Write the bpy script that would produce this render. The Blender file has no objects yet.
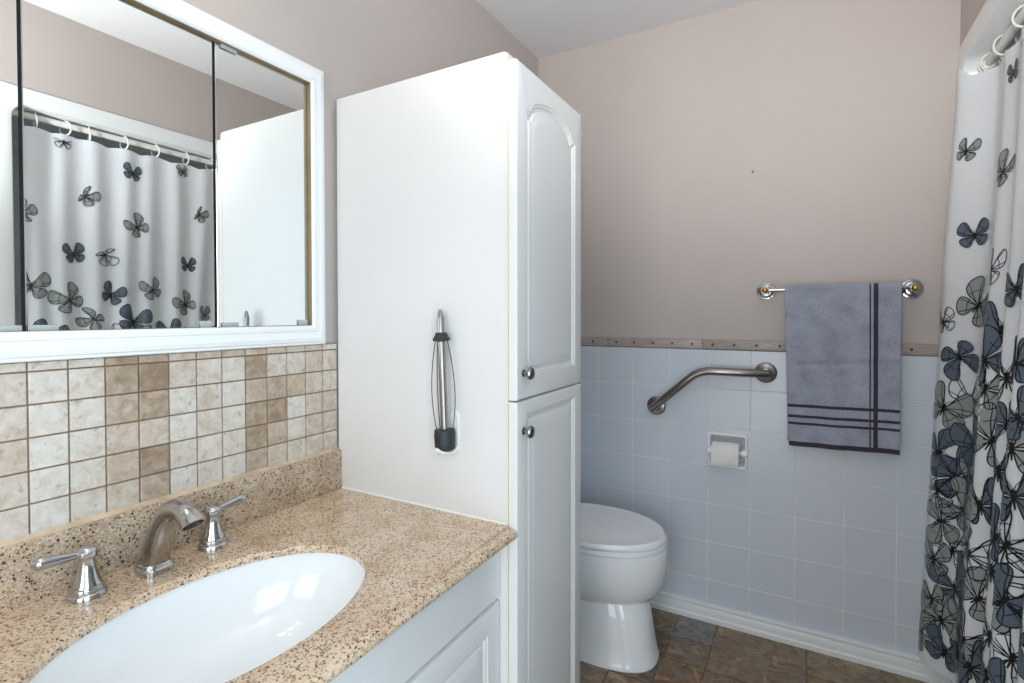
import bpy, bmesh, math, random
import numpy as np
from mathutils import Vector, Matrix
S = bpy.context.scene
COL = S.collection
PI = math.pi
random.seed(7)

# ------------------------------------------------------------------ camera
cd = bpy.data.cameras.new('camera'); cam = bpy.data.objects.new('camera', cd); COL.objects.link(cam)
cd.sensor_width = 36.0; cd.lens = 36.0 * 523.23 / 1024
cd.shift_x = 0.0; cd.shift_y = -17.45 / 1024
cd.clip_start = 0.01
YAW, PITCH, ROLL = 0.5122, 0.0174, 0.0007
fw = Vector((-math.sin(YAW) * math.cos(PITCH), math.cos(YAW) * math.cos(PITCH), -math.sin(PITCH)))
cam.location = (1.0987, -2.2054, 1.2247)
cam.rotation_mode = 'QUATERNION'
cam.rotation_quaternion = fw.to_track_quat('-Z', 'Y') @ Matrix.Rotation(-ROLL, 4, 'Z').to_quaternion()
S.camera = cam
S.view_settings.view_transform = 'Standard'; S.view_settings.look = 'None'
S.view_settings.gamma = 1.0; S.view_settings.use_curve_mapping = False
S.view_settings.exposure = -0.09
S.cycles.use_denoising = True
S.cycles.max_bounces = 10; S.cycles.diffuse_bounces = 6; S.cycles.glossy_bounces = 6
S.cycles.caustics_reflective = False; S.cycles.caustics_refractive = False
S.cycles.sample_clamp_indirect = 6.0

# ------------------------------------------------------------------ world and large lights
W = bpy.data.worlds.new('world'); S.world = W; W.use_nodes = True
bgn = W.node_tree.nodes['Background']; bgn.inputs[0].default_value = (0.72, 0.86, 1.0, 1); bgn.inputs[1].default_value = 1.2

def area(name, loc, target, sx, sy, power, color, spread=180):
    l = bpy.data.lights.new(name, 'AREA'); l.shape = 'RECTANGLE'; l.size = sx; l.size_y = sy
    l.energy = power; l.color = color; l.spread = math.radians(spread)
    o = bpy.data.objects.new(name, l); COL.objects.link(o); o.location = loc
    o.rotation_euler = (Vector(target) - Vector(loc)).to_track_quat('-Z', 'Y').to_euler()
    return o
# cool daylight entering through the open doorway in the right wall, beside the camera
area('doorway_daylight', (1.66, -2.52, 1.10), (0.0, -2.40, 1.0), 0.80, 1.9, 23.0, (0.62, 0.85, 1.0))

# added fill lamp behind the camera, shining in through an opening made for it
area('rear_fill', (0.90, -3.16, 1.02), (0.95, 0.0, 0.75), 0.80, 1.9, 15.0, (1.0, 0.955, 0.91))
# the photographer's flash beside the camera, bounced off the ceiling
fl = bpy.data.lights.new('bounced_flash', 'SPOT'); fl.energy = 122; fl.color = (0.97, 0.98, 1.0)
fl.spot_size = math.radians(87); fl.spot_blend = 1.0; fl.shadow_soft_size = 0.06
flo = bpy.data.objects.new('bounced_flash', fl); COL.objects.link(flo); flo.location = (1.15, -2.35, 1.55)
flo.rotation_euler = (Vector((1.06, -0.97, 2.42)) - flo.location).to_track_quat('-Z', 'Y').to_euler()

# ------------------------------------------------------------------ materials
def new_mat(name):
    m = bpy.data.materials.new(name); m.use_nodes = True
    nt = m.node_tree; b = nt.nodes['Principled BSDF']
    return m, nt, b
def N(nt, typ, **kw):
    n = nt.nodes.new(typ)
    for k, v in kw.items(): setattr(n, k, v)
    return n
def L(nt, a, b): nt.links.new(a, b)
def ramp(nt, stops, interp='LINEAR'):
    r = nt.nodes.new('ShaderNodeValToRGB'); r.color_ramp.interpolation = interp
    el = r.color_ramp.elements
    while len(el) < len(stops): el.new(0.5)
    for e, (p, c) in zip(el, stops):
        e.position = p; e.color = (c[0], c[1], c[2], 1) if len(c) == 3 else c
    return r
def srgb(r, g, b):
    f = lambda c: (c / 255) / 12.92 if c / 255 <= 0.04045 else ((c / 255 + 0.055) / 1.055) ** 2.4
    return (f(r), f(g), f(b))
def simple(name, rgb, rough=0.5, metal=0.0, var=0.04, scale=8.0, bump=0.0, bscale=60.0, coat=0.0):
    """plain material whose colour and relief vary slightly by noise"""
    m, nt, b = new_mat(name)
    tc = N(nt, 'ShaderNodeTexCoord'); no = N(nt, 'ShaderNodeTexNoise'); no.inputs['Scale'].default_value = scale
    no.inputs['Detail'].default_value = 4
    L(nt, tc.outputs['Object'], no.inputs['Vector'])
    lo = tuple(c * (1 - var) for c in rgb); hi = tuple(min(1, c * (1 + var)) for c in rgb)
    r = ramp(nt, [(0.3, lo), (0.7, hi)]); L(nt, no.outputs['Fac'], r.inputs['Fac'])
    L(nt, r.outputs['Color'], b.inputs['Base Color'])
    b.inputs['Roughness'].default_value = rough; b.inputs['Metallic'].default_value = metal
    b.inputs['Coat Weight'].default_value = coat
    if bump:
        n2 = N(nt, 'ShaderNodeTexNoise'); n2.inputs['Scale'].default_value = bscale; n2.inputs['Detail'].default_value = 3
        L(nt, tc.outputs['Object'], n2.inputs['Vector'])
        bp = N(nt, 'ShaderNodeBump'); bp.inputs['Strength'].default_value = bump; bp.inputs['Distance'].default_value = 0.002
        L(nt, n2.outputs['Fac'], bp.inputs['Height']); L(nt, bp.outputs['Normal'], b.inputs['Normal'])
    return m

M = {}
M['paint'] = simple('taupe_wall_paint', srgb(191, 181, 175), 0.55, var=0.03, scale=2.0, bump=0.08, bscale=90)
M['ceiling'] = simple('white_ceiling_paint', srgb(225, 225, 226), 0.8, var=0.02, scale=3, bump=0.1, bscale=120)
M['cabinet'] = simple('white_cabinet_lacquer', srgb(228, 228, 227), 0.32, var=0.012, scale=5, bump=0.03, bscale=40)
M['frame'] = simple('white_gloss_frame_paint', srgb(240, 242, 243), 0.3, var=0.01, scale=5)
M['trim'] = simple('white_gloss_trim_paint', srgb(232, 236, 238), 0.28, var=0.02, scale=6)
M['grout'] = simple('pale_grout', srgb(230, 226, 221), 0.8, var=0.08, scale=20)
M['walltile'] = simple('white_glazed_tile', srgb(208, 216, 226), 0.22, var=0.012, scale=4, bump=0.006, bscale=10)
M['browngrout'] = simple('brown_grout', srgb(146, 118, 94), 0.85, var=0.1, scale=30)
M['porcelain'] = simple('white_vitreous_china', srgb(243, 246, 248), 0.08, var=0.005, coat=0.4)
M['seat'] = simple('white_moulded_seat_plastic', srgb(246, 250, 253), 0.14, var=0.005)
M['acrylic'] = simple('white_acrylic', srgb(236, 240, 240), 0.2, var=0.01)
M['plastic'] = simple('white_plastic', srgb(236, 236, 230), 0.35, var=0.01)
M['chrome'] = simple('polished_chrome', (0.52, 0.53, 0.54), 0.08, 1.0, var=0.02)
M['steel'] = simple('brushed_steel', (0.34, 0.32, 0.30), 0.26, 1.0, var=0.05, scale=40)
M['nickel'] = simple('dark_nickel', (0.30, 0.28, 0.26), 0.22, 1.0, var=0.04)
M['brushed'] = simple('brushed_nickel', (0.44, 0.42, 0.40), 0.15, 1.0, var=0.05, scale=40)
M['brass'] = simple('polished_brass', (0.62, 0.40, 0.12), 0.18, 1.0, var=0.05)
M['goldwood'] = simple('golden_wood_edge', srgb(150, 130, 98), 0.42, var=0.14, scale=18)
M['clip'] = simple('clear_plastic_clip', srgb(176, 180, 180), 0.15, var=0.05, scale=60)
M['black'] = simple('black_gap', (0.01, 0.012, 0.014), 0.6, var=0.05)
M['rubber'] = simple('black_rubber', (0.018, 0.022, 0.026), 0.5, var=0.1, bump=0.05)
M['wire'] = simple('dark_wire', (0.06, 0.06, 0.065), 0.35, 0.7)
M['caulk'] = simple('stained_caulk', srgb(200, 178, 150), 0.6, var=0.2, scale=30)
M['edgeband'] = simple('cream_edge_banding', srgb(228, 224, 206), 0.45, var=0.02)
M['paper'] = simple('tissue_paper', srgb(240, 240, 240), 0.9, var=0.02, scale=30, bump=0.15, bscale=200)
M['dot'] = simple('dark_inset_stone', srgb(70, 62, 60), 0.4, var=0.1)
M['inner'] = simple('dark_recess', srgb(120, 118, 116), 0.8)

def mirror_mat():
    m, nt, b = new_mat('silvered_mirror_glass')
    b.inputs['Base Color'].default_value = (0.93, 0.965, 0.965, 1); b.inputs['Metallic'].default_value = 1
    b.inputs['Roughness'].default_value = 0.004
    return m
M['mirror'] = mirror_mat()

def granite(name, dark, basecols):
    m, nt, b = new_mat(name)
    tc = N(nt, 'ShaderNodeTexCoord')
    big = N(nt, 'ShaderNodeTexNoise'); big.inputs['Scale'].default_value = 16; big.inputs['Detail'].default_value = 5
    L(nt, tc.outputs['Object'], big.inputs['Vector'])
    base = ramp(nt, [(p, srgb(*c)) for p, c in zip((0.3, 0.48, 0.62, 0.8), basecols)])
    L(nt, big.outputs['Fac'], base.inputs['Fac'])
    cur = base.outputs['Color']
    def specks(scale, chance, size, colr, cur, seed):
        mp = N(nt, 'ShaderNodeMapping'); mp.inputs['Location'].default_value = (seed, seed * 1.7, seed * 0.3)
        wn = N(nt, 'ShaderNodeTexNoise'); wn.inputs['Scale'].default_value = scale * 1.1; wn.inputs['Detail'].default_value = 2
        L(nt, tc.outputs['Object'], mp.inputs['Vector'])
        L(nt, tc.outputs['Object'], wn.inputs['Vector'])
        mixv = N(nt, 'ShaderNodeMixRGB'); mixv.blend_type = 'ADD'; mixv.inputs['Fac'].default_value = 0.9 / scale
        L(nt, mp.outputs['Vector'], mixv.inputs[1]); L(nt, wn.outputs['Color'], mixv.inputs[2])
        vo = N(nt, 'ShaderNodeTexVoronoi'); vo.inputs['Scale'].default_value = scale
        L(nt, mixv.outputs['Color'], vo.inputs['Vector'])
        sep = N(nt, 'ShaderNodeSeparateColor'); L(nt, vo.outputs['Color'], sep.inputs['Color'])
        lt = N(nt, 'ShaderNodeMath', operation='LESS_THAN'); lt.inputs[1].default_value = chance
        L(nt, sep.outputs['Red'], lt.inputs[0])
        sr = ramp(nt, [(size * 0.55, (1, 1, 1)), (size, (0, 0, 0))]); L(nt, vo.outputs['Distance'], sr.inputs['Fac'])
        mu = N(nt, 'ShaderNodeMath', operation='MULTIPLY'); L(nt, lt.outputs[0], mu.inputs[0]); L(nt, sr.outputs['Color'], mu.inputs[1])
        mx = N(nt, 'ShaderNodeMixRGB'); L(nt, mu.outputs[0], mx.inputs['Fac']); L(nt, cur, mx.inputs[1])
        mx.inputs[2].default_value = (*colr, 1)
        return mx.outputs['Color']
    cur = specks(330, 0.34, 0.75, srgb(224, 202, 176), cur, 3.1)
    cur = specks(300, 0.20, 0.75, srgb(176, 142, 108), cur, 8.3)
    cur = specks(340, 0.12 * dark, 0.75, srgb(160, 144, 130), cur, 1.3)
    cur = specks(250, 0.12 * dark, 0.60, srgb(122, 92, 64), cur, 5.7)
    cur = specks(230, 0.075 * dark, 0.50, srgb(58, 48, 40), cur, 12.4)
    cur = specks(150, 0.035 * dark, 0.42, srgb(44, 37, 32), cur, 17.9)
    L(nt, cur, b.inputs['Base Color'])
    b.inputs['Roughness'].default_value = 0.16; b.inputs['Coat Weight'].default_value = 0.3
    return m
M['granite'] = granite('tan_speckled_granite', 1.35, ((196, 168, 138), (216, 191, 163), (226, 205, 180), (212, 184, 154)))
M['granite_upstand'] = granite('shaded_speckled_granite', 1.9, ((158, 138, 116), (182, 164, 142), (196, 178, 156), (176, 154, 128)))  # worktop stone recoloured greyer and darker, the upstand's shade put into its colour

def travertine():
    m, nt, b = new_mat('tumbled_travertine')
    tc = N(nt, 'ShaderNodeTexCoord')
    at = N(nt, 'ShaderNodeAttribute'); at.attribute_name = 'tone'
    sep = N(nt, 'ShaderNodeSeparateColor'); L(nt, at.outputs['Color'], sep.inputs['Color'])
    # shift the noise per tile so the veins break at the joints
    ad = N(nt, 'ShaderNodeVectorMath', operation='ADD'); sc = N(nt, 'ShaderNodeVectorMath', operation='SCALE'); sc.inputs['Scale'].default_value = 9.0
    L(nt, at.outputs['Color'], sc.inputs[0]); L(nt, tc.outputs['Object'], ad.inputs[0]); L(nt, sc.outputs[0], ad.inputs[1])
    n1 = N(nt, 'ShaderNodeTexNoise'); n1.inputs['Scale'].default_value = 46; n1.inputs['Detail'].default_value = 9; n1.inputs['Roughness'].default_value = 0.68; n1.inputs['Distortion'].default_value = 0.6
    L(nt, ad.outputs[0], n1.inputs['Vector'])
    m1 = N(nt, 'ShaderNodeMath', operation='MULTIPLY_ADD'); m1.inputs[1].default_value = 1.3; m1.inputs[2].default_value = -0.65
    L(nt, n1.outputs['Fac'], m1.inputs[0])
    a2 = N(nt, 'ShaderNodeMath', operation='ADD'); L(nt, m1.outputs[0], a2.inputs[0]); L(nt, sep.outputs['Red'], a2.inputs[1])
    r = ramp(nt, [(0.0, srgb(214, 210, 203)), (0.25, srgb(203, 194, 183)), (0.5, srgb(187, 170, 152)), (0.75, srgb(166, 147, 127)), (1.0, srgb(140, 119, 99))])
    L(nt, a2.outputs[0], r.inputs['Fac'])
    vo = N(nt, 'ShaderNodeTexNoise'); vo.inputs['Scale'].default_value = 75; vo.inputs['Detail'].default_value = 4; L(nt, ad.outputs[0], vo.inputs['Vector'])
    pr = ramp(nt, [(0.60, (0, 0, 0)), (0.72, (1, 1, 1))]); L(nt, vo.outputs['Fac'], pr.inputs['Fac'])
    pm = N(nt, 'ShaderNodeMath', operation='MULTIPLY'); pm.inputs[1].default_value = 0.45; L(nt, pr.outputs['Color'], pm.inputs[0])
    mx = N(nt, 'ShaderNodeMixRGB'); L(nt, pm.outputs[0], mx.inputs['Fac']); L(nt, r.outputs['Color'], mx.inputs[1]); mx.inputs[2].default_value = (*srgb(128, 104, 84), 1)
    L(nt, mx.outputs['Color'], b.inputs['Base Color']); b.inputs['Roughness'].default_value = 0.45
    bp = N(nt, 'ShaderNodeBump'); bp.inputs['Strength'].default_value = 0.25; bp.inputs['Distance'].default_value = 0.0015
    L(nt, n1.outputs['Fac'], bp.inputs['Height']); L(nt, bp.outputs['Normal'], b.inputs['Normal'])
    return m
M['travertine'] = travertine()

def slate():
    m, nt, b = new_mat('multicolour_slate_vinyl')
    tc = N(nt, 'ShaderNodeTexCoord'); at = N(nt, 'ShaderNodeAttribute'); at.attribute_name = 'tone'
    ad = N(nt, 'ShaderNodeVectorMath', operation='ADD'); sc = N(nt, 'ShaderNodeVectorMath', operation='SCALE'); sc.inputs['Scale'].default_value = 7.0
    L(nt, at.outputs['Color'], sc.inputs[0]); L(nt, tc.outputs['Object'], ad.inputs[0]); L(nt, sc.outputs[0], ad.inputs[1])
    n1 = N(nt, 'ShaderNodeTexNoise'); n1.inputs['Scale'].default_value = 16; n1.inputs['Detail'].default_value = 9; n1.inputs['Roughness'].default_value = 0.65; n1.inputs['Distortion'].default_value = 1.8
    L(nt, ad.outputs[0], n1.inputs['Vector'])
    dk = ramp(nt, [(0.3, (0.35, 0.33, 0.32)), (0.5, (0.95, 0.93, 0.9)), (0.62, (1.35, 1.28, 1.16)), (0.75, (0.6, 0.55, 0.5))])
    L(nt, n1.outputs['Fac'], dk.inputs['Fac'])
    mu = N(nt, 'ShaderNodeMixRGB'); mu.blend_type = 'MULTIPLY'; mu.inputs['Fac'].default_value = 1
    L(nt, at.outputs['Color'], mu.inputs[1]); L(nt, dk.outputs['Color'], mu.inputs[2])
    n2 = N(nt, 'ShaderNodeTexNoise'); n2.inputs['Scale'].default_value = 7; n2.inputs['Detail'].default_value = 6; n2.inputs['Distortion'].default_value = 2.5
    L(nt, ad.outputs[0], n2.inputs['Vector'])
    gr = ramp(nt, [(0.52, (0, 0, 0)), (0.66, (0.75, 0.75, 0.75))]); L(nt, n2.outputs['Fac'], gr.inputs['Fac'])
    mx = N(nt, 'ShaderNodeMixRGB'); L(nt, gr.outputs['Color'], mx.inputs['Fac']); L(nt, mu.outputs['Color'], mx.inputs[1]); mx.inputs[2].default_value = (*srgb(122, 118, 112), 1)
    L(nt, mx.outputs['Color'], b.inputs['Base Color']); b.inputs['Roughness'].default_value = 0.35
    n3 = N(nt, 'ShaderNodeTexNoise'); n3.inputs['Scale'].default_value = 9; n3.inputs['Detail'].default_value = 8; n3.inputs['Roughness'].default_value = 0.7; n3.inputs['Distortion'].default_value = 1.2
    L(nt, ad.outputs[0], n3.inputs['Vector'])
    rr_ = ramp(nt, [(0.54, (0, 0, 0)), (0.64, (0.6, 0.6, 0.6))]); L(nt, n3.outputs['Fac'], rr_.inputs['Fac'])
    mr = N(nt, 'ShaderNodeMixRGB'); L(nt, rr_.outputs['Color'], mr.inputs['Fac']); L(nt, mx.outputs['Color'], mr.inputs[1]); mr.inputs[2].default_value = (*srgb(140, 94, 56), 1)
    cr = ramp(nt, [(0.33, (0.65, 0.65, 0.65)), (0.42, (0, 0, 0))]); L(nt, n2.outputs['Fac'], cr.inputs['Fac'])
    mc_ = N(nt, 'ShaderNodeMixRGB'); L(nt, cr.outputs['Color'], mc_.inputs['Fac']); L(nt, mr.outputs['Color'], mc_.inputs[1]); mc_.inputs[2].default_value = (*srgb(176, 160, 134), 1)
    L(nt, mc_.outputs['Color'], b.inputs['Base Color'])
    bp = N(nt, 'ShaderNodeBump'); bp.inputs['Strength'].default_value = 0.3; bp.inputs['Distance'].default_value = 0.002
    L(nt, n1.outputs['Fac'], bp.inputs['Height']); L(nt, bp.outputs['Normal'], b.inputs['Normal'])
    return m
M['slate'] = slate()

def listello():
    m, nt, b = new_mat('taupe_border_tile')
    tc = N(nt, 'ShaderNodeTexCoord'); mp = N(nt, 'ShaderNodeMapping'); mp.inputs['Scale'].default_value = (3, 1, 40)
    L(nt, tc.outputs['Object'], mp.inputs['Vector'])
    n1 = N(nt, 'ShaderNodeTexNoise'); n1.inputs['Scale'].default_value = 6; n1.inputs['Detail'].default_value = 6; L(nt, mp.outputs['Vector'], n1.inputs['Vector'])
    r = ramp(nt, [(0.3, srgb(150, 138, 132)), (0.7, srgb(186, 174, 166))]); L(nt, n1.outputs['Fac'], r.inputs['Fac'])
    L(nt, r.outputs['Color'], b.inputs['Base Color']); b.inputs['Roughness'].default_value = 0.35
    return m
M['listello'] = listello()

def terry(name, rgb):
    m, nt, b = new_mat(name)
    tc = N(nt, 'ShaderNodeTexCoord'); n1 = N(nt, 'ShaderNodeTexNoise'); n1.inputs['Scale'].default_value = 260; n1.inputs['Detail'].default_value = 3
    n2 = N(nt, 'ShaderNodeTexNoise'); n2.inputs['Scale'].default_value = 14; n2.inputs['Detail'].default_value = 4
    L(nt, tc.outputs['Object'], n1.inputs['Vector']); L(nt, tc.outputs['Object'], n2.inputs['Vector'])
    ad = N(nt, 'ShaderNodeMath', operation='MULTIPLY_ADD'); ad.inputs[1].default_value = 0.5; L(nt, n2.outputs['Fac'], ad.inputs[0])
    hf = N(nt, 'ShaderNodeMath', operation='MULTIPLY'); hf.inputs[1].default_value = 0.5; L(nt, n1.outputs['Fac'], hf.inputs[0]); L(nt, hf.outputs[0], ad.inputs[2])
    r = ramp(nt, [(0.35, tuple(c * 0.72 for c in rgb)), (0.65, tuple(min(1, c * 1.22) for c in rgb))]); L(nt, ad.outputs[0], r.inputs['Fac'])
    L(nt, r.outputs['Color'], b.inputs['Base Color']); b.inputs['Roughness'].default_value = 0.95
    b.inputs['Sheen Weight'].default_value = 0.3
    bp = N(nt, 'ShaderNodeBump'); bp.inputs['Strength'].default_value = 0.5; bp.inputs['Distance'].default_value = 0.003
    L(nt, n1.outputs['Fac'], bp.inputs['Height']); L(nt, bp.outputs['Normal'], b.inputs['Normal'])
    return m
M['terry'] = terry('blue_grey_terry', srgb(158, 164, 180))
M['terrydark'] = terry('dark_plum_stripe_terry', srgb(58, 52, 68))

def vinyl(name, rgb, trans):
    m, nt, b = new_mat(name)
    out = nt.nodes['Material Output']
    tc = N(nt, 'ShaderNodeTexCoord'); n1 = N(nt, 'ShaderNodeTexNoise'); n1.inputs['Scale'].default_value = 5; n1.inputs['Detail'].default_value = 5
    L(nt, tc.outputs['Object'], n1.inputs['Vector'])
    r = ramp(nt, [(0.3, tuple(c * 0.97 for c in rgb)), (0.7, rgb)]); L(nt, n1.outputs['Fac'], r.inputs['Fac'])
    L(nt, r.outputs['Color'], b.inputs['Base Color']); b.inputs['Roughness'].default_value = 0.32
    tr = N(nt, 'ShaderNodeBsdfTranslucent'); L(nt, r.outputs['Color'], tr.inputs['Color'])
    mx = N(nt, 'ShaderNodeMixShader'); mx.inputs['Fac'].default_value = trans
    L(nt, b.outputs[0], mx.inputs[1]); L(nt, tr.outputs[0], mx.inputs[2]); L(nt, mx.outputs[0], out.inputs['Surface'])
    return m
M['vinyl'] = vinyl('frosted_white_vinyl', srgb(243, 247, 250), 0.22)
M['ink'] = vinyl('black_print', srgb(22, 24, 30), 0.05)
M['inkgrey'] = vinyl('grey_print', srgb(160, 168, 166), 0.15)
M['inkblue'] = vinyl('slate_blue_print', srgb(98, 112, 126), 0.12)

def glow(name, rgb, strength):
    m, nt, b = new_mat(name)
    b.inputs['Base Color'].default_value = (0.9, 0.9, 0.88, 1); b.inputs['Roughness'].default_value = 0.3
    b.inputs['Emission Color'].default_value = (*rgb, 1); b.inputs['Emission Strength'].default_value = strength
    return m
M['bulb'] = glow('warm_lit_bulb_glass', (1.0, 0.82, 0.62), 19.0)
M['dome'] = glow('lit_dome_glass', (0.88, 0.95, 1.0), 8.0)

# ------------------------------------------------------------------ mesh helpers
def obj(name, bm, mat, parent=None, smooth=35, loc=None, recalc=True):
    me = bpy.data.meshes.new(name)
    if recalc: bmesh.ops.recalc_face_normals(bm, faces=bm.faces)
    bm.to_mesh(me); bm.free()
    for m_ in (mat if isinstance(mat, (list, tuple)) else [mat]): me.materials.append(m_)
    if smooth:
        me.polygons.foreach_set('use_smooth', [True] * len(me.polygons))
        me.set_sharp_from_angle(angle=math.radians(smooth))
    o = bpy.data.objects.new(name, me); COL.objects.link(o)
    if parent: o.parent = parent
    if loc: o.location = loc
    return o
def tag(o, label, cat=None, group=None, kind=None):
    if label: o['label'] = label
    if cat: o['category'] = cat
    if group: o['group'] = group
    if kind: o['kind'] = kind
    return o
def thing(name, label, cat, loc=(0, 0, 0), group=None):
    o = bpy.data.objects.new(name, None); COL.objects.link(o); o.location = loc
    o.empty_display_size = 0.05
    return tag(o, label, cat, group)
def struct(name, bm, mat, smooth=0, parent=None, **k):
    o = obj(name, bm, mat, parent, smooth)
    if not parent: o['kind'] = 'structure'
    return o
def BM(): return bmesh.new()
def box(bm, x0, x1, y0, y1, z0, z1, bev=0.0, seg=2, mi=0):
    vs = [bm.verts.new((x, y, z)) for x in (x0, x1) for y in (y0, y1) for z in (z0, z1)]
    f = [(0, 1, 3, 2), (4, 6, 7, 5), (0, 4, 5, 1), (2, 3, 7, 6), (0, 2, 6, 4), (1, 5, 7, 3)]
    fs = [bm.faces.new([vs[i] for i in q]) for q in f]
    for q in fs: q.material_index = mi
    if bev:
        es = list({e for q in fs for e in q.edges})
        r = bmesh.ops.bevel(bm, geom=es, offset=bev, segments=seg, profile=0.5, affect='EDGES')
        for q in r['faces']: q.material_index = mi
    return vs
def loft(bm, rings, close=True, cap0=True, cap1=True, mi=0):
    """rings: lists of points with equal count; joined to one skin"""
    vr = [[bm.verts.new(p) for p in r] for r in rings]
    n = len(vr[0]); k = n if close else n - 1
    for a, b in zip(vr, vr[1:]):
        for i in range(k):
            j = (i + 1) % n
            f = bm.faces.new((a[i], a[j], b[j], b[i])); f.material_index = mi
    if cap0: bm.faces.new(vr[0]).material_index = mi
    if cap1: bm.faces.new(list(reversed(vr[-1]))).material_index = mi
    return vr
def lathe(bm, prof, origin, axis=(0, 0, 1), n=28, cap=True, mi=0):
    """prof: (radius, height) pairs along axis from origin"""
    ax = Vector(axis).normalized(); t = ax.orthogonal().normalized(); b = ax.cross(t); o = Vector(origin)
    rings = [[o + ax * h + (t * math.cos(2 * PI * i / n) + b * math.sin(2 * PI * i / n)) * max(r, 1e-4) for i in range(n)] for r, h in prof]
    loft(bm, rings, True, cap, cap, mi)
def tube(bm, pts, rad, n=14, cap=True, mi=0, closed=False):
    pts = [Vector(p) for p in pts]; rr = rad if isinstance(rad, (list, tuple)) else [rad] * len(pts)
    rings = []; prev = None
    m_ = len(pts)
    for i, p in enumerate(pts):
        a = pts[i - 1] if (i > 0 or closed) else p; c = pts[(i + 1) % m_] if (i < m_ - 1 or closed) else p
        d = (c - a).normalized()
        if prev is None: t = d.orthogonal().normalized()
        else:
            t = (prev - d * prev.dot(d)).normalized()
        prev = t; b = d.cross(t)
        rings.append([p + (t * math.cos(2 * PI * k / n) + b * math.sin(2 * PI * k / n)) * rr[i] for k in range(n)])
    if closed: rings.append(rings[0]); loft(bm, rings, True, False, False, mi); bmesh.ops.remove_doubles(bm, verts=bm.verts, dist=1e-6)
    else: loft(bm, rings, True, cap, cap, mi)
def bezier(p0, p1, p2, p3, n=12):
    out = []
    for i in range(n + 1):
        t = i / n; u = 1 - t
        out.append(Vector(p0) * u ** 3 + Vector(p1) * 3 * u * u * t + Vector(p2) * 3 * u * t * t + Vector(p3) * t ** 3)
    return out
def quad(bm, a, b, c, d, mi=0):
    f = bm.faces.new([bm.verts.new(p) for p in (a, b, c, d)]); f.material_index = mi; return f

# ------------------------------------------------------------------ room sizes (metres)
H = 2.4165                     # ceiling
XR = 1.527                     # plane of the tub front and right wall
YF = -3.10                     # wall behind the camera
XL, YB = 0.0, 0.0
CY = -1.219                    # face of the tall cabinet side panel
VY0 = -2.225                   # far left end of the vanity
ZT, PT, X0 = 1.0862, 0.1535, 0.3008     # wall tile top, pitch, first joint
ENC_Y0, ENC_Y1, ENC_Z = -1.46, 0.0, 2.086   # tub enclosure

# floor: stones of several sizes in one sheet
def build_floor():
    bm = BM(); lay = bm.loops.layers.float_color.new('tone')
    cols = {'b': srgb(138, 116, 94), 'g': srgb(132, 130, 130), 'o': srgb(136, 122, 96), 'r': srgb(142, 112, 82), 'd': srgb(108, 88, 68), 't': srgb(158, 138, 112)}
    def stone(x0, x1, y0, y1, c):
        g = 0.0015; h = 0.0012; b_ = 0.002
        base = cols[c]; k = random.uniform(0.9, 1.1); col = tuple(v * k for v in base) + (1,)
        o = [(x0 + g, y0 + g), (x1 - g, y0 + g), (x1 - g, y1 - g), (x0 + g, y1 - g)]
        i_ = [(x0 + g + b_, y0 + g + b_), (x1 - g - b_, y0 + g + b_), (x1 - g - b_, y1 - g - b_), (x0 + g + b_, y1 - g - b_)]
        vo = [bm.verts.new((x, y, -h)) for x, y in o]; vi = [bm.verts.new((x, y, 0)) for x, y in i_]
        fs = [bm.faces.new(vi)] + [bm.faces.new((vo[a], vo[(a + 1) % 4], vi[(a + 1) % 4], vi[a])) for a in range(4)]
        for f in fs:
            for l in f.loops: l[lay] = col
    fixed = [(0.6595, 0.803, -0.178, 0.02, 'g'), (0.6595, 0.803, -0.322, -0.178, 'b'), (0.803, 1.110, -0.322, 0.02, 'b'),
             (1.110, 1.33, -0.178, 0.02, 't'), (1.33, 1.54, -0.322, 0.02, 'o'), (1.110, 1.33, -0.322, -0.178, 'r'),
             (0.515, 0.6595, -0.178, 0.02, 'o'), (0.515, 0.6595, -0.322, -0.178, 'd'), (0.2, 0.515, -0.322, 0.02, 'b'), (-0.02, 0.2, -0.322, 0.02, 'o')]
    for s in fixed: stone(*s)
    y = -0.322; row = 0
    xs = [-0.02, 0.12, 0.3075, 0.515, 0.6595, 0.803, 0.95, 1.110, 1.257, 1.404, 1.54]
    while y > YF - 0.1:
        h = 0.30; i = 0
        while i < len(xs) - 1:
            big = (row * 3 + i) % 4 == 1 and i < len(xs) - 2
            if big:
                stone(xs[i], xs[i + 2], y - h, y, random.choice('bbto')); i += 2
            else:
                s = y - h * random.choice((0.45, 0.5, 0.55))
                stone(xs[i], xs[i + 1], s, y, random.choice('rbotgd') if not (row == 0 and i == 4) else 'r')
                stone(xs[i], xs[i + 1], y - h, s, random.choice('rbotgd')); i += 1
        y -= h; row += 1
    for f in bm.faces: f.material_index = 0
    f = quad(bm, (-0.02, YF - 0.1, -0.0025), (1.54, YF - 0.1, -0.0025), (1.54, 0.02, -0.0025), (-0.02, 0.02, -0.0025), 0)
    for l in f.loops: l[lay] = (*srgb(74, 60, 48), 1)
    return struct('floor', bm, M['slate'])
build_floor()

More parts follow.
